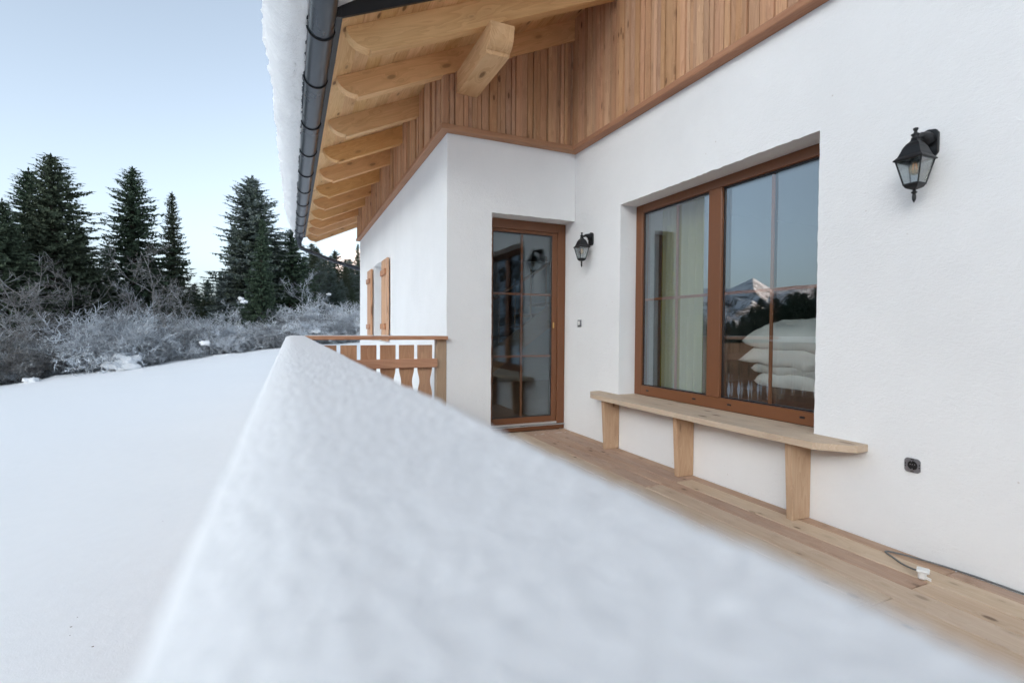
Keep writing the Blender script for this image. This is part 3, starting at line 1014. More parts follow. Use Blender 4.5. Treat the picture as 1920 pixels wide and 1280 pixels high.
yb = YB - .13
while yb > -2.5:
    obj('baluster_board', me, None, rail_a, (.0475 - .0, yb, 0))
    yb -= .147

# snow cap on the near railing
def rail_snow():
    ys = [-2.6, -2.0, -1.4, -.9, -.5, -.3, -.2, -.12, -.06, -.02]
    y = 0.0
    while y < YB + .10:
        ys.append(y); y += .0011 + .0048 * y
    ys.append(YB + .10)
    prof = [(.110, .950), (.117, .968), (.1205, .988), (.1210, 1.002), (.1200, 1.0105), (.1175, 1.0155), (.1135, 1.0182)]
    prof += [(x, 1.0192 + .0022 * math.sin((x + .026) / .135 * math.pi) - .0135 * max(0, (.018 - x) / .047) ** 2.3) for x in np.linspace(.109, -.0285, 104)]
    prof += [(-.0315, 1.0020), (-.0335, .996), (-.0335, .985), (-.031, .968), (-.027, .952), (-.022, .944)]
    n = len(prof)
    P = np.array(prof)
    T = np.gradient(P, axis=0)
    Nn = np.stack([-T[:, 1], T[:, 0]], 1); Nn /= np.linalg.norm(Nn, axis=1)[:, None]
    Nn *= -1
    V = []
    YE = YB + .10
    for y in ys:
        e = sstep(0, .07, YE - y)
        for (x, z), (nx, nz) in zip(prof, Nn):
            d = .0003 * noise.noise(Vector((x * 45, y * 45, z * 45))) + .0005 * noise.noise(Vector((x * 150, y * 150, z * 150))) + .0013 * noise.noise(Vector((x * 330, y * 330, z * 330))) + .0009 * noise.noise(Vector((x * 610, y * 610, z * 610)))
            d += .0012 * noise.noise(Vector((x * 9, y * 6, 2.0)))
            zz = z + nz * d
            zz = .985 + (zz - .985) * (.35 + .65 * e) if zz > .985 else zz
            V.append((x + nx * d + ((.006 * (1 - sstep(.1, .9, y)) + .0028 * noise.noise(Vector((y * 38, z * 30, 3.3))) + .0016 * noise.noise(Vector((y * 110, z * 60, 5.3)))) if x > .1 else 0), y, zz))
    V = np.array(V)
    m_ = len(ys)
    idx = np.arange(m_ * n).reshape(m_, n)
    nx_ = np.roll(idx, -1, axis=1)                      # closed section, then a cap at either end
    F = np.stack([idx[:-1], nx_[:-1], nx_[1:], idx[1:]], -1).reshape(-1, 4)
    me = npmesh('rail_snow', V, F)
    bm = bmesh.new(); bm.from_mesh(me)
    bm.verts.ensure_lookup_table()
    for row in (idx[0], idx[-1][::-1]):
        bm.faces.new([bm.verts[int(k)] for k in row])
    bmesh.ops.recalc_face_normals(bm, faces=bm.faces)
    bm.to_mesh(me); bm.free()
    return me
tag(obj('snow_cap', rail_snow(), M['railsnow'], smooth=True), 'thick granular snow cap lying along the balcony handrail', 'snow', kind='stuff')
bm = bmesh.new()
bm_box(bm, RX1 + .006, XC - .002, YB - .045, YB + .08, 1.0195, 1.0235, .0015)
tag(obj('snow_dusting', bm, M['railsnow']), 'thin frost layer on the handrail beside the house corner', 'snow', kind='stuff')

# ------------------------------------------------------------------ snow on the roof, overhanging the gutter
def roof_snow():
    ys = np.concatenate([np.linspace(3.38, 6.5, 190), np.linspace(6.52, 12.9, 200)])
    V = []
    n = None
    for y in ys:
        over = np.interp(y, [3.3, 4.6, 6.8, 11.0, 12.0, 12.7], [.20, .185, .135, .085, .03, -.10])
        thick = np.interp(y, [3.3, 11, 12.3, 12.9], [1, .95, .8, .3])
        e = sstep(3.36, 3.62, y) * .5 + .5
        X0 = .108
        prof = [(.30, 3.262), (.20, 3.245), (.135, 3.222), (X0, 3.206), (X0 - .02, 3.215)]
        for k in range(1, 27):
            a = k / 26 * 2.6
            prof.append((X0 - .02 - (over + .09) * math.sin(min(a, math.pi / 2) if a < math.pi / 2 else math.pi / 2) + (0 if a < math.pi / 2 else .10 * (a - math.pi / 2) ** 1.6),
                         3.215 + .47 * thick * e * (1 - math.cos(a)) / (1 - math.cos(1.6)) * .95))
        xx, zz = prof[-1]
        for k in range(1, 9):
            x2 = xx + (RX - xx) * (k / 8) ** 1.4
            prof.append((x2, max(zz + (x2 - xx) * .458 * (.8 + .2 * k / 8), rafter_top(x2) + .22)))
        n = len(prof)
        for i, (x, z) in enumerate(prof):
            a = 1.0 if 4 <= i < 34 else (.35 if i == 3 else .15)
            d1 = .034 * fbm(x * 5, y * 3.0, z * 5, 2) + .026 * noise.noise(Vector((x * 15, y * 13, z * 15))) + .016 * noise.noise(Vector((x * 38, y * 36, z * 38)))
            d2_ = .008 * noise.noise(Vector((y * 25, z * 9, 7.7))) + .006 * noise.noise(Vector((y * 75, z * 9, 1.7)))
            V.append((x - a * d1 + (d2_ * 1.1 if i in (3, 4) else 0), y, z + a * d1 * .5 - (abs(d2_) if i in (3, 4) else 0)))
    V = np.array(V)
    m_ = len(ys)
    idx = np.arange(m_ * n).reshape(m_, n)
    nx_ = np.roll(idx, -1, axis=1)                      # closed section, then a cap at either end
    F = np.stack([idx[:-1], nx_[:-1], nx_[1:], idx[1:]], -1).reshape(-1, 4)
    me = npmesh('roof_snow', V, F)
    bm = bmesh.new(); bm.from_mesh(me)
    bm.verts.ensure_lookup_table()
    for row in (idx[0], idx[-1][::-1]):
        bm.faces.new([bm.verts[int(k)] for k in row])
    bmesh.ops.recalc_face_normals(bm, faces=bm.faces)
    bm.to_mesh(me); bm.free()
    return me
tag(obj('roof_snow', roof_snow(), M['roofsnow'], smooth=True), 'deep snow layer on the roof bulging out over the gutter', 'snow', kind='stuff')

# ------------------------------------------------------------------ wall lanterns
def make_lantern(y, dz, label):
    ax, z0 = 2.662, dz
    t = empty('wall_lantern', (XA - .002, y, 1.87 + dz))
    tag(t, label, 'wall lamp', 'pair of lanterns on the plaster wall')
    bm = bmesh.new()
    pl = [(-.041, 1.925), (-.028, 1.908), (.028, 1.908), (.041, 1.925), (.041, 2.015), (.030, 2.032), (0, 2.039), (-.030, 2.032), (-.041, 2.015)]
    prism(bm, [(p[0] + y, p[1] + dz) for p in pl], 'x', XA - .016, XA - .001)
    bmesh.ops.bevel(bm, geom=bm.edges[:], offset=.002, segments=1, affect='EDGES')
    obj('back_plate', bm, M['lantern'], t)
    bm = bmesh.new()
    tube(bm, [(XA - .014, y, 1.985 + dz), (XA - .035, y, 2.003 + dz), (XA - .07, y, 2.005 + dz), (ax + .018, y, 1.992 + dz), (ax + .002, y, 1.982 + dz)], [.036, .026, .013, .010, .010], 12)
    obj('arm', bm, M['lantern'], t, smooth=True)
    bm = bmesh.new()
    prof = [(.012, 1.978), (.016, 1.968), (.026, 1.958), (.036, 1.940), (.043, 1.918), (.050, 1.900), (.061, 1.888), (.064, 1.882), (.060, 1.879), (.046, 1.879), (.040, 1.892)]
    lathe(bm, [(r * .97, z + dz) for r, z in prof], (ax, y), square=True)
    cap = obj('lantern_roof', bm, M['lantern'], t)
    bm = bmesh.new()
    lathe(bm, [(.010, 1.975 + dz), (.017, 1.980 + dz), (.017, 1.985 + dz), (.011, 1.989 + dz), (.017, 1.996 + dz), (.018, 2.001 + dz), (.009, 2.006 + dz), (.006, 2.014 + dz), (.009, 2.020 + dz), (.011, 2.025 + dz), (.010, 2.029 + dz), (.004, 2.031 + dz)], (ax, y), 16)
    obj('top_finial', bm, M['lantern'], t, smooth=True)
    bm = bmesh.new()
    prof = [(.032, 1.774), (.033, 1.768), (.028, 1.762), (.026, 1.756), (.019, 1.751), (.008, 1.746)]
    lathe(bm, [(r, z + dz) for r, z in prof], (ax, y), square=True)
    obj('lantern_base', bm, M['lantern'], t)
    bm = bmesh.new()
    lathe(bm, [(.007, 1.748 + dz), (.007, 1.738 + dz), (.012, 1.735 + dz), (.012, 1.731 + dz), (.006, 1.727 + dz), (.0085, 1.715 + dz), (.008, 1.702 + dz), (.004, 1.692 + dz), (.0015, 1.686 + dz)], (ax, y), 14)
    obj('bottom_finial', bm, M['lantern'], t, smooth=True)
    for sx in (-1, 1):
        for sy in (-1, 1):
            bm = bmesh.new()
            tube(bm, [(ax + sx * .0305, y + sy * .0305, 1.772 + dz), (ax + sx * .0535, y + sy * .0535, 1.882 + dz)], .0035, 6)
            obj('cage_bar', bm, M['lantern'], t)
    for k in range(4):
        a, b_ = .0290, .0520
        q = [(-a, -a, 1.773), (a, -a, 1.773), (b_, -b_, 1.881), (-b_, -b_, 1.881)]
        rot = Matrix.Rotation(k * math.pi / 2, 3, 'Z')
        bm = bmesh.new()
        A = [bm.verts.new(rot @ Vector(p) + Vector((ax, y, dz))) for p in q]
        B = [bm.verts.new(rot @ (Vector(p) + Vector((0, .0015, 0))) + Vector((ax, y, dz))) for p in q]
        bm.faces.new(A); bm.faces.new(B[::-1])
        for i in range(4): bm.faces.new((A[i], A[(i + 1) % 4], B[(i + 1) % 4], B[i]))
        obj('glass_pane', bm, M['lampglass'], t)
    bm = bmesh.new()
    lathe(bm, [(.010, 1.884 + dz), (.011, 1.870 + dz), (.017, 1.858 + dz), (.022, 1.846 + dz), (.023, 1.836 + dz), (.020, 1.824 + dz), (.012, 1.816 + dz), (.003, 1.813 + dz)], (ax, y), 18)
    bulb = obj('bulb', bm, M['bulb'], t, smooth=True)
    bm = bmesh.new()
    for k in range(6):
        a = k * math.pi / 3
        tube(bm, [(ax + .006 * math.cos(a), y + .006 * math.sin(a), 1.868 + dz), (ax + .010 * math.cos(a), y + .010 * math.sin(a), 1.838 + dz)], .0012, 5)
    obj('filament', bm, M['filament'], bulb)
    bm = bmesh.new()
    lathe(bm, [(.014, 1.905 + dz), (.014, 1.878 + dz), (.011, 1.872 + dz)], (ax, y), 14)
    obj('bulb_socket', bm, M['black_plastic'], t)
make_lantern(1.407, .0, 'black four sided wall lantern mounted above the power socket')
make_lantern(4.330, .024, 'black four sided wall lantern mounted beside the glazed door')

# ------------------------------------------------------------------ socket, switch, plug
def ring_plate(bm, cy_, cz, x0, x1, s, rad, seg=32, cham=.14):
    """square plate with chamfered corners and a round hole, in plane x"""
    def sq(a):
        c, s_ = math.cos(a), math.sin(a)
        k = 1 / max(abs(c), abs(s_))
        k2 = (2 - cham * 2) / (abs(c) + abs(s_)) if (abs(c) + abs(s_)) * k > 2 - cham * 2 else k
        return c * k2 * s, s_ * k2 * s
    o0, o1, i0, i1 = [], [], [], []
    for k in range(seg):
        a = 2 * math.pi * k / seg
        oy, oz = sq(a)
        iy, iz = rad * math.cos(a), rad * math.sin(a)
        o0.append(bm.verts.new((x0, cy_ + oy, cz + oz))); o1.append(bm.verts.new((x1, cy_ + oy, cz + oz)))
        i0.append(bm.verts.new((x0, cy_ + iy, cz + iz))); i1.append(bm.verts.new((x1, cy_ + iy, cz + iz)))
    for k in range(seg):
        j = (k + 1) % seg
        bm.faces.new((o0[k], o0[j], i0[j], i0[k])); bm.faces.new((o1[k], o1[j], i1[j], i1[k]))
        bm.faces.new((o0[k], o0[j], o1[j], o1[k])); bm.faces.new((i0[k], i0[j], i1[j], i1[k]))
sock = empty('power_socket', (XA - .003, 1.443, .436))
tag(sock, 'bare wall power socket with grey metal mounting plate and no cover', 'power socket')
bm = bmesh.new()
ring_plate(bm, 1.443, .436, XA - .0075, XA - .0045, .0345, .0225)
obj('mounting_plate', bm, M['steel'], sock)
bm = bmesh.new()
pr_ = [(1.443 + .0222 * math.cos(a), .436 + .0222 * math.sin(a)) for a in np.linspace(0, 2 * math.pi, 28, endpoint=False)]
prism(bm, pr_, 'x', XA - .0044, XA - .0030)
obj('socket_well', bm, M['black_plastic'], sock)
boxes('contact_bridge', M['black_plastic'], sock, [(XA - .0075, XA - .0045, 1.427, 1.459, .431, .4345)])
for yy, zz in ((1.434, .441), (1.453, .440), (1.444, .440), (1.4475, .4545), (1.4445, .4185)):
    boxes('contact', M['alu'], sock, [(XA - .0068, XA - .0045, yy - .0014, yy + .0014, zz - .0014, zz + .0014)])
for sy in (-1, 1):
    boxes('plate_slot', M['black_plastic'], sock, [(XA - .0080, XA - .0076, 1.443 + sy * .030 - .002, 1.443 + sy * .030 + .002, .438, .446)])
    boxes('plate_slot', M['black_plastic'], sock, [(XA - .0080, XA - .0076, 1.443 + sy * .030 - .002, 1.443 + sy * .030 + .002, .426, .433)])
    boxes('plate_slot', M['black_plastic'], sock, [(XA - .0080, XA - .0076, 1.436, 1.450, .436 + sy * .029 - .002, .436 + sy * .029 + .002)])
swi = empty('wall_switch', (XA - .003, 4.545, 1.155))
tag(swi, 'small bare wall switch with grey plate below the lantern by the door', 'wall switch')
boxes('mounting_plate', M['steel'], swi, [(XA - .008, XA - .003, 4.50, 4.575, 1.118, 1.192)], .006 if False else .002)
boxes('rocker', M['white_plastic'], swi, [(XA - .016, XA - .0085, 4.522, 4.556, 1.134, 1.178)], .003)

plug = empty('power_plug', (2.52, 1.262, .004))
tag(plug, 'white two pin plug with grey cable lying on the deck planks', 'power plug')
def rotbox(bm, c, size, yaw, bev=.003, pitch=0):
    b2 = bmesh.new()
    bm_box(b2, -size[0] / 2, size[0] / 2, -size[1] / 2, size[1] / 2, -size[2] / 2, size[2] / 2, bev)
    b2.transform(Matrix.Translation(c) @ Matrix.Rotation(yaw, 4, 'Z') @ Matrix.Rotation(pitch, 4, 'X'))
    tmp = bpy.data.meshes.new('tmp'); b2.to_mesh(tmp); b2.free(); bm.from_mesh(tmp); bpy.data.meshes.remove(tmp)
bm = bmesh.new()
PY = R(25)
rotbox(bm, (2.535, 1.272, .021), (.038, .030, .034), PY, .006)
rotbox(bm, (2.533, 1.268, .042), (.050, .046, .012), PY, .004)
obj('plug_body', bm, M['white_plastic'], plug)
for s in (-1, 1):
    bm = bmesh.new()
    c = Vector((2.528, 1.256, .017)) + Vector((math.cos(PY), math.sin(PY), 0)) * .0095 * s
    d = Vector((math.sin(PY), -math.cos(PY), -.28)) * .020
    tube(bm, [c, c + d], .0024, 8)
    obj('pin', bm, M['white_plastic'], plug)
bm = bmesh.new()
tube(bm, catmull([(2.543, 1.290, .030), (2.572, 1.335, .016), (2.61, 1.395, .0055), (2.645, 1.452, .005), (2.672, 1.497, .005), (2.690, 1.500, .0055), (2.705, 1.463, .008), (2.728, 1.38, .010), (2.750, 1.29, .009), (2.764, 1.22, .007), (2.7715, 1.14, .0065), (2.7715, .95, .0065), (2.7715, .5, .0065)], 8), .0042, 8)
obj('cable', bm, M['grey_cable'], plug, smooth=True)

# ------------------------------------------------------------------ things indoors
def curtain(name, m, y0, y1, x, amp, folds, label):
    n = 120
    V, F = [], []
    for z in np.linspace(.06, 2.30, 12):
        for i in range(n + 1):
            u = i / n
            a = amp * (1 - .25 * z / 2.3)
            V.append((x + a * math.sin(u * folds * 2 * math.pi) + .2 * a * math.sin(u * 17 + z), y0 + (y1 - y0) * u, z))
    for j in range(11):
        for i in range(n):
            F.append((j * (n + 1) + i, j * (n + 1) + i + 1, (j + 1) * (n + 1) + i + 1, (j + 1) * (n + 1) + i))
    me = pymesh(name, V, F)
    o = obj(name, me, m, smooth=True)
    md = o.modifiers.new('thickness', 'SOLIDIFY'); md.thickness = .003
    tag(o, label, 'curtain')
curtain('curtain', M['curtain'], 3.50, 3.80, 3.24, .030, 5, 'olive green curtain bunched at the edge of the large window')
curtain('curtain', M['curtain_pale'], 3.26, 3.51, 3.20, .026, 3, 'pale sage curtain hanging behind the left window pane')

def cushion(name, cx, cy_, cz, lx, ly, lz, seed, label, droop=0.0, pinch=1.0):
    """puffed rectangular quilt with pointed corners and wrinkles"""
    n = 44
    V, F = [], []
    for side in (1, -1):
        for j in range(n + 1):
            for i in range(n + 1):
                u, v = i / n * 2 - 1, j / n * 2 - 1
                e_ = .24 + .16 * pinch
                h = max(0, (1 - abs(u) ** 3.2)) ** e_ * max(0, (1 - abs(v) ** 3.2)) ** e_
                cr = 1 - .10 * pinch * (1 - abs(u) ** 3) * abs(v) ** 4 - .0
                cr2 = 1 - .10 * pinch * (1 - abs(v) ** 3) * abs(u) ** 4
                wr = .09 * noise.noise(Vector((u * 2.6 + seed, v * 2.6, side))) + .06 * noise.noise(Vector((u * 8 + seed, v * 8, side + 3))) * h
                x = cx + u * lx * cr2
                y = cy_ + v * ly * cr
                z = cz + side * h * lz * (1 + wr * 3.0) - droop * max(0, -v) ** 2 * ly - .02 * (u * u) - droop * .9 * max(0, -u - .25) ** 2 + .5 * droop * noise.noise(Vector((v * 2.0, seed, 0))) * max(0, -u)
                V.append((x, y, z + .028 * noise.noise(Vector((u * 2.2, v * 2.2, seed)))))
    k = (n + 1) ** 2
    for s in (0, 1):
        for j in range(n):
            for i in range(n):
                a = s * k + j * (n + 1) + i
                q = (a, a + 1, a + n + 2, a + n + 1)
                F.append(q if s == 0 else q[::-1])
    me = pymesh(name, V, F)
    bm = bmesh.new(); bm.from_mesh(me); bmesh.ops.remove_doubles(bm, verts=bm.verts, dist=.0015); bm.to_mesh(me); bm.free()
    tag(obj(name, me, M['duvet'], smooth=True), label, 'duvet', 'stack of white bedding behind the window')
cushion('folded_duvet', 3.66, 2.44, .722, .34, .40, .080, 1.0, 'white folded duvet at the bottom of the bedding stack', 0, .3)
cushion('folded_duvet', 3.66, 2.44, .822, .34, .43, .080, 4.0, 'white folded duvet second from the bottom of the bedding stack', 0, .3)
cushion('folded_duvet', 3.64, 2.46, .930, .37, .49, .098, 7.0, 'white puffed duvet with pointed corner under the topmost one', .10, 1.0)
cushion('folded_duvet', 3.64, 2.45, 1.055, .37, .48, .112, 9.0, 'white puffed duvet lying topmost on the bedding stack', .06, 1.0)
bed = empty('bed', (4.2, 2.3, .03))
tag(bed, 'dark bed behind the window under the stacked bedding', 'bed')
boxes('mattress', M['dark_fabric'], bed, [(3.22, 5.3, 1.3, 3.15, .36, .665)], .03)
boxes('bed_frame', M['floor'], bed, [(3.20, 5.32, 1.28, 3.17, .12, .355)], .01)
for px, py in ((3.26, 1.34), (3.26, 3.11), (5.26, 1.34), (5.26, 3.11)):
    boxes('leg', M['floor'], bed, [(px - .03, px + .03, py - .03, py + .03, .031, .12)])

stair = empty('staircase', (2.6, 7.0, .03))
tag(stair, 'wooden staircase rising behind the glazed door', 'staircase')
for k in range(9):
    boxes('tread', M['stair'], stair, [(1.90 + k * .26, 2.20 + k * .26, 6.9, 7.75, .19 + k * .185, .23 + k * .185)], .004)
    bm = bmesh.new()
    tube(bm, [(2.06 + k * .26, 6.92, .23 + k * .185), (2.06 + k * .26, 6.92, 1.10 + k * .185)], .014, 8)
    obj('baluster', bm, M['stair'], stair)
bm = bmesh.new()
prism(bm, [(1.85, .05), (2.15, .05), (4.35, 1.62), (4.35, 1.86), (4.2, 1.86), (1.85, .19)], 'y', 6.84, 6.885)
obj('stringer', bm, M['stair'], stair)
bm = bmesh.new()
tube(bm, [(1.95, 6.92, 1.04), (4.2, 6.92, 2.44)], .024, 10)
obj('handrail', bm, M['stair'], stair)

# ------------------------------------------------------------------ trees and shrubs
def spruce_mesh(h, rad, seed, dens=1.0, droop=.35, bare=.06):
    r = np.random.RandomState(seed)
    tv, tf = [], []
    for k in range(13):
        z = h * k / 12
        q = .020 * h * (1 - k / 12) ** .9 + .012
        for s in range(7):
            a = 2 * math.pi * s / 7
            tv.append((q * math.cos(a) + .06 * math.sin(z * .5 + seed), q * math.sin(a), z))
    for k in range(12):
        for s in range(7):
            tf.append((k * 7 + s, k * 7 + (s + 1) % 7, (k + 1) * 7 + (s + 1) % 7, (k + 1) * 7 + s))
    tv = np.array(tv); tf = np.array(tf)
    Q = []
    z = h * bare
    a0 = 0
    ph = r.uniform(0, 6)
    while z < h * .992:
        f = 1 - z / h
        L0 = rad * (f ** .72) * (1 if f < .86 else 1 - (f - .86) * 2.0) + .10
        nb = int((7 + 11 * f) * dens) + 2
        for b in range(nb):
            if r.rand() < .10: continue
            a = a0 + 2 * math.pi * b / nb + r.uniform(-.3, .3)
            L = L0 * r.uniform(.5, 1.2) * (1 + .22 * math.sin(a + ph + z * .35))
            el0 = r.uniform(.05, .35) + (.5 if f < .2 else 0) * (1 - f)
            n = max(5, int(L / .078))
            t = np.linspace(.06, 1, n)
            rr_ = L * t
            zz = z + rr_ * math.tan(el0) * .5 - droop * L * t ** 1.5 * (.35 + .75 * f) + .16 * L * t ** 4 + r.uniform(-.1, .1)
            ca_, sa_ = math.cos(a), math.sin(a)
            P = np.stack([rr_ * ca_, rr_ * sa_, zz], 1)
            side = np.array([-sa_, ca_, 0.0]); fwd = np.array([ca_, sa_, 0.0])
            for k in range(n):
                tl = (.34 * L ** .5) * (1 - t[k] * .72) * (.45 + .55 * min(1, t[k] * 3)) * r.uniform(.6, 1.25)
                for sgn in (-1, 1):
                    d = side * sgn * r.uniform(.6, 1.0) + fwd * r.uniform(.35, .8) + np.array([0, 0, r.uniform(-.55, .12)])
                    d /= np.linalg.norm(d)
                    w_ = np.array([r.uniform(-.3, .3), r.uniform(-.3, .3), 1.0]) * r.uniform(.05, .10)
                    if r.rand() < .5: w_ = fwd * r.uniform(.07, .13) + np.array([0, 0, r.uniform(-.03, .03)])
                    p = P[k]
                    Q.append((p - w_ * .6, p + d * tl * .55 - w_ * .9, p + d * tl, p + d * tl * .5 + w_ * .9))
                if r.rand() < .55:      # hanging twigs
                    hl = r.uniform(.18, .46) * (.5 + .5 * f)
                    p = P[k] + side * r.uniform(-.15, .15) * L * .3
                    w_ = (side * r.uniform(-1, 1) + fwd * r.uniform(-1, 1)) * .065
                    Q.append((p - w_, p + np.array([0, 0, -hl * .5]) - w_ * 1.1, p + np.array([r.uniform(-.04, .04), 0, -hl]), p + np.array([0, 0, -hl * .4]) + w_ * 1.1))
            Q.append((P[-1] - side * .03, P[-1] + fwd * .14 - side * .02, P[-1] + fwd * .22 + np.array([0, 0, .03]), P[-1] + fwd * .12 + side * .04))
        z += (.16 + .30 * f) * r.uniform(.8, 1.2) * (h / 16) ** .4
        a0 += 2.4
    for k in range(10):
        p = np.array([0, 0, h * .99]); a = r.uniform(0, 6.28)
        Q.append((p, p + np.array([.05 * math.cos(a), .05 * math.sin(a), .2]), p + np.array([0, 0, .42]), p + np.array([-.05 * math.cos(a), -.05 * math.sin(a), .2])))
    Q = np.array(Q).reshape(-1, 3)
    F = np.arange(len(Q)).reshape(-1, 4)
    return npmesh('spruce_trunk', tv, tf), npmesh('spruce_crown', Q, F)

def twig_mesh(h, spread, seed, nstem, levels, kmin=3, kmax=5, th=.016, up=.6, trunk=False, fl=.0095):
    r = np.random.RandomState(seed)
    V, F = [], []
    def seg(p, q, a, b):
        d = q - p
        l = np.linalg.norm(d)
        if l < 1e-6: return
        d = d / l
        n1 = np.cross(d, [0.3, 0.2, 1.0] if abs(d[2]) < .9 else [1, 0, 0]); n1 /= np.linalg.norm(n1)
        n2 = np.cross(d, n1)
        base = len(V)
        for k in range(3):
            an = 2 * math.pi * k / 3
            o_ = n1 * math.cos(an) + n2 * math.sin(an)
            V.append(p + o_ * a); V.append(q + o_ * b)
        for k in range(3):
            j = (k + 1) % 3
            F.append((base + 2 * k, base + 2 * j, base + 2 * j + 1, base + 2 * k + 1))
    def grow(p, d, L, th_, lev):
        n = 4 if lev else 3
        pts = [p]
        dd = d.copy()
        for k in range(n):
            dd = dd + r.normal(0, .16, 3) + np.array([0, 0, up * .05])
            if lev < 2: dd[2] -= .02
            dd /= np.linalg.norm(dd)
            pts.append(pts[-1] + dd * L / n)
        for k in range(n):
            seg(pts[k], pts[k + 1], th_ * (1 - .6 * k / n), th_ * (1 - .6 * (k + 1) / n))
        if lev == 0: return
        for c in range(r.randint(kmin, kmax + 1) + (2 if lev == 1 else 0)):
            t = r.uniform(.25, 1.0) * n
            k = min(int(t), n - 1)
            q = pts[k] + (pts[k + 1] - pts[k]) * (t - k)
            nd = dd * .55 + r.normal(0, .62, 3) + np.array([0, 0, .15])
            nd /= np.linalg.norm(nd)
            grow(q, nd, L * r.uniform(.38, .62), max(th_ * .62, fl), lev - 1)
    for s in range(nstem):
        a = 2 * math.pi * s / nstem + r.uniform(-.3, .3)
        tilt = 0.05 if trunk else spread * r.uniform(.15, 1.0)
        d = np.array([math.cos(a) * tilt, math.sin(a) * tilt, 1.0]); d /= np.linalg.norm(d)
        p0 = np.array([math.cos(a), math.sin(a), 0]) * (0 if trunk else .25 * r.rand())
        grow(p0, d, h * r.uniform(.55, .8) if not trunk else h * .82, th * (3.0 if trunk else 1.6), levels)
    V = np.array(V); F = np.array(F)
    V[:, 2] -= .12
    return npmesh('twigs', V, F)

def at(px, py_base_r, r):
    """point on the ground in the photo column px at horizontal distance r"""
    d = r2 * ((px - 960) / 944.95) + fw
    a = math.atan2(d.x, d.y)
    x, y = r * math.sin(a), r * math.cos(a)
    return x, y, ground_z(x, y)

spr = [spruce_mesh(16, 3.0, 3, 1.0, .30), spruce_mesh(16, 2.6, 8, .95, .38), spruce_mesh(16, 2.3, 15, 1.05, .42), spruce_mesh(16, 3.4, 21, 1.1, .45)]
def spruce(px, top_py, r, wscale, variant, frost, label, rz=0.0, group=None):
    x, y, z = at(px, 0, r)
    d = r2 * ((px - 960) / 944.95) + d2 * ((top_py - 640) / 944.95) + fw
    ztop = CAMH + d.z / math.hypot(d.x, d.y) * r
    H = ztop - z
    t = empty('spruce_tree', (x, y, z - .1))
    tag(t, label, 'spruce tree', group or 'spruces beyond the snow field')
    tm, cm = spr[variant]
    for nm, me, m in (('trunk', tm, M['bark']), ('crown', cm, M['needles_frost'] if frost else M['needles'])):
        key = (nm, variant, frost)
        if key not in spruce.cache:
            mm = me.copy(); mm.materials.clear(); mm.materials.append(m); spruce.cache[key] = mm
        o = bpy.data.objects.new(nm, spruce.cache[key])
        o.parent = t
        o.scale = (wscale * H / 16, wscale * H / 16, H / 16)
        o.rotation_euler = (0, 0, rz)
        col.objects.link(o)
spruce.cache = {}
spruce(100, 290, 40, 1.75, 0, 0, 'tallest dark spruce with a ragged open top over the field', .4)
spruce(58, 316, 43, 1.7, 1, 0, 'dark spruce pressed against the tallest ragged one', 2.0)
spruce(8, 372, 38, 1.5, 3, 0, 'broad spruce at the outer end of the row beside the tallest one', 1.1)
spruce(-70, 340, 40, 1.1, 0, 0, 'dark spruce outside the row beyond the tallest one', 1.9)
spruce(150, 425, 42, 1.6, 3, 0, 'shorter bushy spruce between the tallest one and the even conical one', 3.0)
spruce(251, 314, 44, 1.45, 0, 0, 'even conical spruce standing beside a slender one', 5.0)
spruce(325, 360, 44, .95, 2, 0, 'slender narrow spruce beside the even conical one', .2)
spruce(474, 330, 43, 1.75, 3, 1, 'wide frost touched spruce partly behind the snowy roof edge', 1.7)
spruce(440, 420, 46, 1.1, 1, 1, 'frosted grey spruce behind the wide one near the roof', 1.2)
spruce(492, 408, 36, 1.15, 2, 0, 'dense green spruce standing in front of the wide frost touched one', 2.6)
spruce(548, 425, 42, 1.8, 1, 0, 'dark spruce behind the gutter end', .9)
spruce(412, 530, 47, 1.0, 2, 1, 'small frosted spruce in the gap between the tall ones', .6)
spruce(600, 470, 48, 1.1, 1, 1, 'frosted spruce behind the downpipe', 4.0)
spruce(594, 462, 52, 1.3, 3, 0, 'dark spruce half hidden by the rafter tails', 1.4)
spruce(620, 478, 50, 1.2, 0, 1, 'frost dusted spruce beneath the rafter tails', 3.3)
spruce(648, 484, 54, 1.3, 1, 0, 'dark spruce above the downpipe bend', 5.3)
spruce(671, 456, 60, .8, 2, 0, 'small dark spruce visible beside the far house corner', 4.4)
spruce(640, 520, 50, 1.1, 3, 1, 'low frosted spruce beside the far house corner', 2.4)
for i, (px, tp, r, v) in enumerate([(205, 480, 56, 1), (285, 500, 58, 3), (355, 560, 60, 1), (120, 470, 55, 3), (30, 460, 52, 1), (520, 470, 56, 3), (570, 500, 55, 1), (180, 530, 50, 2), (385, 575, 52, 3), (460, 520, 55, 1), (240, 540, 52, 3), (310, 560, 54, 1), (340, 545, 57, 0), (365, 552, 62, 3), (390, 545, 58, 1), (415, 540, 60, 0), (60, 520, 60, 3), (95, 530, 62, 0), (140, 525, 60, 1), (165, 545, 62, 3), (200, 550, 60, 0), (270, 555, 62, 1), (500, 500, 62, 0), (545, 490, 60, 3), (585, 478, 62, 0), (610, 500, 58, 3), (628, 490, 64, 1), (655, 505, 56, 3), (680, 500, 60, 0), (590, 540, 50, 1), (630, 550, 48, 3), (660, 560, 46, 1)]):
    spruce(px, tp - 22, r, 1.6, v, i % 3 == 0, 'spruce in the shaded back row behind the tall ones', i * 1.3, 'back row of spruces')
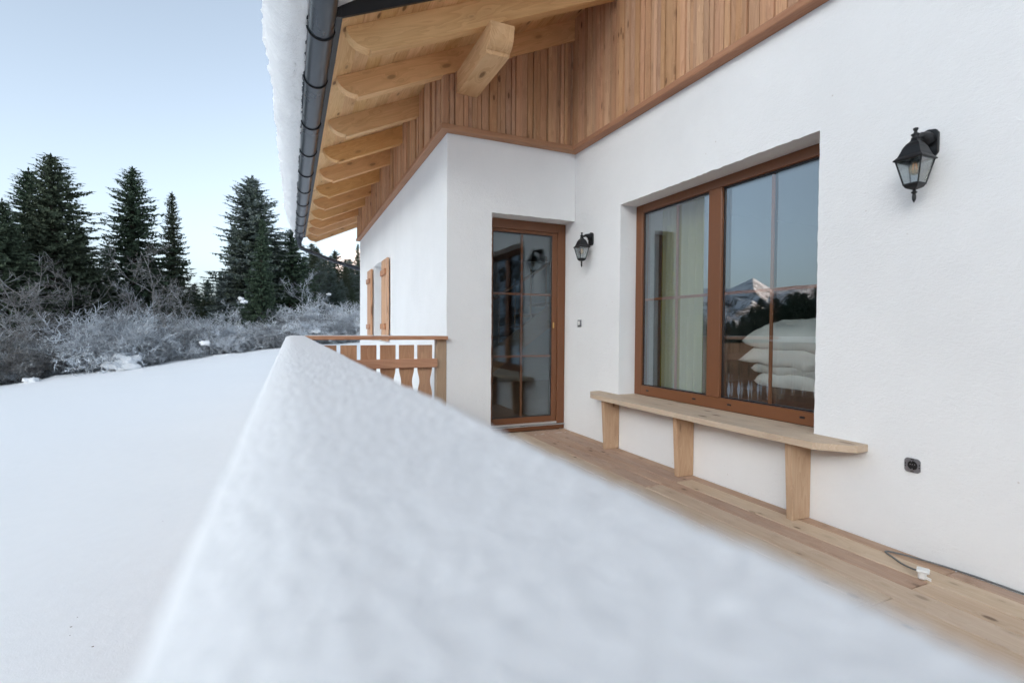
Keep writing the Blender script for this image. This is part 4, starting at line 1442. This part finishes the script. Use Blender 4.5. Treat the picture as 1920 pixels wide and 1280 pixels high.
# trees on the valley side, seen mirrored in the window
for az, elv, r, v in [(-50, .060, 70, 0), (-49.2, .045, 66, 1), (-53.2, .072, 52, 3), (-55, .080, 50, 0), (-57, .078, 54, 3), (-59, .085, 50, 1), (-46.2, .030, 74, 2), (-44.5, .035, 70, 1), (-62, .085, 56, 0), (-42, .05, 60, 3), (-47.5, .022, 72, 1), (-52, .05, 60, 1), (-54, .06, 56, 2), (-51.4, .062, 48, 3), (-52.6, .068, 47, 0), (-53.8, .070, 46, 3), (-55.4, .072, 46, 1), (-56.4, .07, 45, 3), (-50.6, .045, 52, 3), (-48.4, .03, 58, 3), (-47, .018, 62, 0), (-45.5, .02, 60, 3), (-43.4, .03, 56, 3), (-49.6, .035, 55, 0), (-44, .012, 64, 0), (-46.6, .012, 64, 3), (-48, .012, 63, 0)]:
    x, y = r * math.sin(R(az)) + 5.95, r * math.cos(R(az))
    z = ground_z(x, y)
    H = CAMH + elv * r - z
    t = empty('spruce_tree', (x, y, z - .1))
    tag(t, 'dark spruce on the valley slope mirrored in the window', 'spruce tree', 'spruces on the valley side')
    for nm, me, m in (('trunk', spr[v][0], M['bark']), ('crown', spr[v][1], M['needles'])):
        key = (nm, v, 0)
        if key not in spruce.cache:
            mm = me.copy(); mm.materials.clear(); mm.materials.append(m); spruce.cache[key] = mm
        o = bpy.data.objects.new(nm, spruce.cache[key]); o.parent = t
        o.scale = (1.7 * H / 16, 1.7 * H / 16, H / 16); o.rotation_euler = (0, 0, az)
        col.objects.link(o)

# bare broadleaf trees
bare = [twig_mesh(9, .5, 31, 1, 4, 4, 6, .028, .9, True), twig_mesh(9, .5, 37, 1, 4, 4, 6, .026, 1.0, True)]
for mme in bare:
    mme.name = 'bare_tree_twigs'
def bare_tree(px, top_py, r, v, label, frost=False, az=None, rz=0):
    if az is None:
        x, y, z = at(px, 0, r)
        d = r2 * ((px - 960) / 944.95) + d2 * ((top_py - 640) / 944.95) + fw
        H = CAMH + d.z / math.hypot(d.x, d.y) * r - z
    else:
        x, y = r * math.sin(R(az)) + 5.95, r * math.cos(R(az)); z = ground_z(x, y)
        H = CAMH + top_py * r - z
    key = (v, frost)
    if key not in bare_tree.cache:
        mm = bare[v].copy(); mm.materials.clear(); mm.materials.append(M['twigs'] if frost else M['twigs_dark']); bare_tree.cache[key] = mm
    t = empty('bare_tree', (x, y, z))
    tag(t, label, 'bare tree')
    bm = bmesh.new()
    tube(bm, [(0, 0, -.2), (.02, .03, H * .15), (.05, 0, H * .32)], [.014 * H, .011 * H, .007 * H], 8)
    obj('trunk', bm, M['pale_bark'], t, (x, y, z), smooth=True)
    o = bpy.data.objects.new('crown', bare_tree.cache[key]); o.parent = t
    o.scale = (H / 10.5,) * 3; o.rotation_euler = (0, 0, rz)
    col.objects.link(o)
bare_tree.cache = {}
bare_tree(68, 425, 34, 0, 'leafless tree with pale forked trunk before the tallest spruce')
bare_tree(295, 470, 35, 1, 'leafless pale tree before the slender spruce')
bare_tree(215, 500, 38, 0, 'leafless grey tree between the ragged and the conical spruce', rz=2)
bare_tree(345, 545, 33, 1, 'small leafless tree with thin straight trunk at the field edge', rz=1)
bare_tree(235, 545, 34, 1, 'frosted leafless tree below the conical spruce', True, rz=3)
bare_tree(440, 540, 36, 0, 'frosted leafless tree below the wide spruce', True, rz=4)
bare_tree(570, 520, 37, 1, 'frosted leafless tree beyond the corner of the railing', True, rz=5)
bare_tree(130, 520, 36, 1, 'leafless thicket tree before the bushy spruce', rz=2.5)
bare_tree(15, 500, 33, 0, 'leafless tree at the outer end of the field edge', rz=.8)
bare_tree(0, .118, 56, 0, 'tall leafless tree on the valley slope mirrored in the window', az=-53.6)
bare_tree(610, 560, 42, 0, 'frosted leafless tree beside the house corner', True, rz=1.5)

# frosted shrubs along the far edge of the field
shr = [twig_mesh(3.2, .9, 41, 10, 3, 4, 6, .016, .5, fl=.014), twig_mesh(2.8, 1.2, 43, 11, 3, 4, 6, .016, .35, fl=.014), twig_mesh(3.6, .7, 47, 9, 3, 4, 6, .016, .7, fl=.014), twig_mesh(2.4, 1.5, 53, 12, 3, 4, 5, .016, .3, fl=.015)]
for i, me in enumerate(shr):
    me.materials.append(M['twigs'])
rs = random.Random(5)
shr_dark = []
for me in shr:
    mm = me.copy(); mm.materials.clear(); mm.materials.append(M['twigs_dark']); shr_dark.append(mm)
def shrub(px, r, s):
    dark = px < 175 and rs.random() < .45
    x, y, z = at(px, 0, r)
    o = bpy.data.objects.new('bare_shrub' if dark else 'frosted_shrub', rs.choice(shr_dark if dark else shr))
    o.location = (x, y, z)
    o.scale = (s * rs.uniform(.9, 1.25), s * rs.uniform(.9, 1.25), s * .8)
    o.rotation_euler = (0, 0, rs.uniform(0, 6.28))
    col.objects.link(o)
    if dark:
        tag(o, 'dark leafless shrub with little frost below the tallest ragged spruce', 'shrub', 'dark shrubs along the field edge')
    else:
        row = 'front' if r < 33.8 else ('middle' if r < 35.7 else 'back')
        tag(o, {'front': 'low leafless shrub white with frost right on the field rim', 'middle': 'leafless frosted shrub rising behind the low ones on the field rim', 'back': 'tall frosted shrub at the foot of the spruces'}[row], 'shrub', 'frosted shrubs, %s row along the field edge' % row)
for px in range(-60, 690, 17):
    shrub(px + rs.uniform(-8, 8), 32.5 + rs.uniform(-.4, 1.2), rs.choice([.3, .4, .5, .6, .85]) * rs.uniform(.8, 1.2))
for px in range(-60, 690, 21):
    shrub(px + rs.uniform(-9, 9), 34.5 + rs.uniform(-.6, 1), rs.choice([.4, .55, .7, 1.1]) * rs.uniform(.8, 1.2))
for px in range(-60, 690, 52):
    shrub(px + rs.uniform(-12, 12), 37 + rs.uniform(-1, 1.2), rs.uniform(.8, 1.3))

# lumps of snow among the shrubs
def lump(px, py, r, s, squash=.55, seed=0):
    s *= .8
    d = r2 * ((px - 960) / 944.95) + d2 * ((py - 640) / 944.95) + fw
    k = r / math.hypot(d.x, d.y)
    c = Vector((d.x * k, d.y * k, CAMH + d.z * k))
    bm = bmesh.new()
    bmesh.ops.create_icosphere(bm, subdivisions=3, radius=1)
    for v in bm.verts:
        q = v.co * (1 + .55 * noise.noise(v.co * 1.3 + Vector((seed, 0, 0))) + .16 * noise.noise(v.co * 4 + Vector((seed, 3, 0))))
        v.co = Vector((q.x * s, q.y * s, q.z * s * squash))
    if 200 < px < 262:
        lab, grp = 'snow lump in the big snow pile at the field edge before the conical spruce', 'lumps of the snow pile at the field edge'
    elif py > 695:
        lab, grp = 'low mound of snow on the field rim under the shrubs', 'snow mounds on the field rim'
    else:
        lab, grp = 'small snow pad caught on the twigs of the frosted shrubs', 'snow pads in the shrubs'
    tag(obj('snow_clump', bm, M['roofsnow'], None, c, True), lab, 'snow clump', grp)
for i, a in enumerate([(208, 672, 31.8, .38), (222, 668, 31.6, .42), (238, 676, 31.5, .45), (252, 672, 31.7, .33), (216, 684, 31.4, .55), (240, 688, 31.3, .6), (258, 668, 31.6, .22), (188, 700, 31.4, .22), (58, 714, 31.2, .35), (130, 706, 31.3, .14), (458, 566, 33, .24), (452, 560, 33, .2), (385, 643, 31.9, .3), (595, 621, 32, .26), (584, 620, 32, .3), (640, 590, 40, .3), (158, 662, 32.4, .14), (617, 552, 40, .2)]):
    lump(*a, seed=i * 2.7)

# seed scales on the snow close to the balcony
for i, (px, py) in enumerate([(133, 1175), (174, 1212), (131, 1191), (145, 1157), (222, 1025), (305, 977)]):
    d = r2 * ((px - 960) / 944.95) + d2 * ((py - 640) / 944.95) + fw
    t_ = 1.0
    for _ in range(60):
        p = Vector((0, 0, CAMH)) + d * t_
        t_ += (p.z - ground_z(p.x, p.y)) / abs(d.z) * .8
    bm = bmesh.new()
    bmesh.ops.create_icosphere(bm, subdivisions=1, radius=1)
    sz = .0042 if i in (0, 1) else .0025
    for v in bm.verts: v.co = Vector((v.co.x * sz * 1.6, v.co.y * sz, v.co.z * sz * .35))
    tag(obj('seed_scale', bm, M['debris'], None, (p.x, p.y, ground_z(p.x, p.y) + .002)), 'tiny brown seed scale lying on the snow by the balcony', 'seed', 'seed scales on the snow')
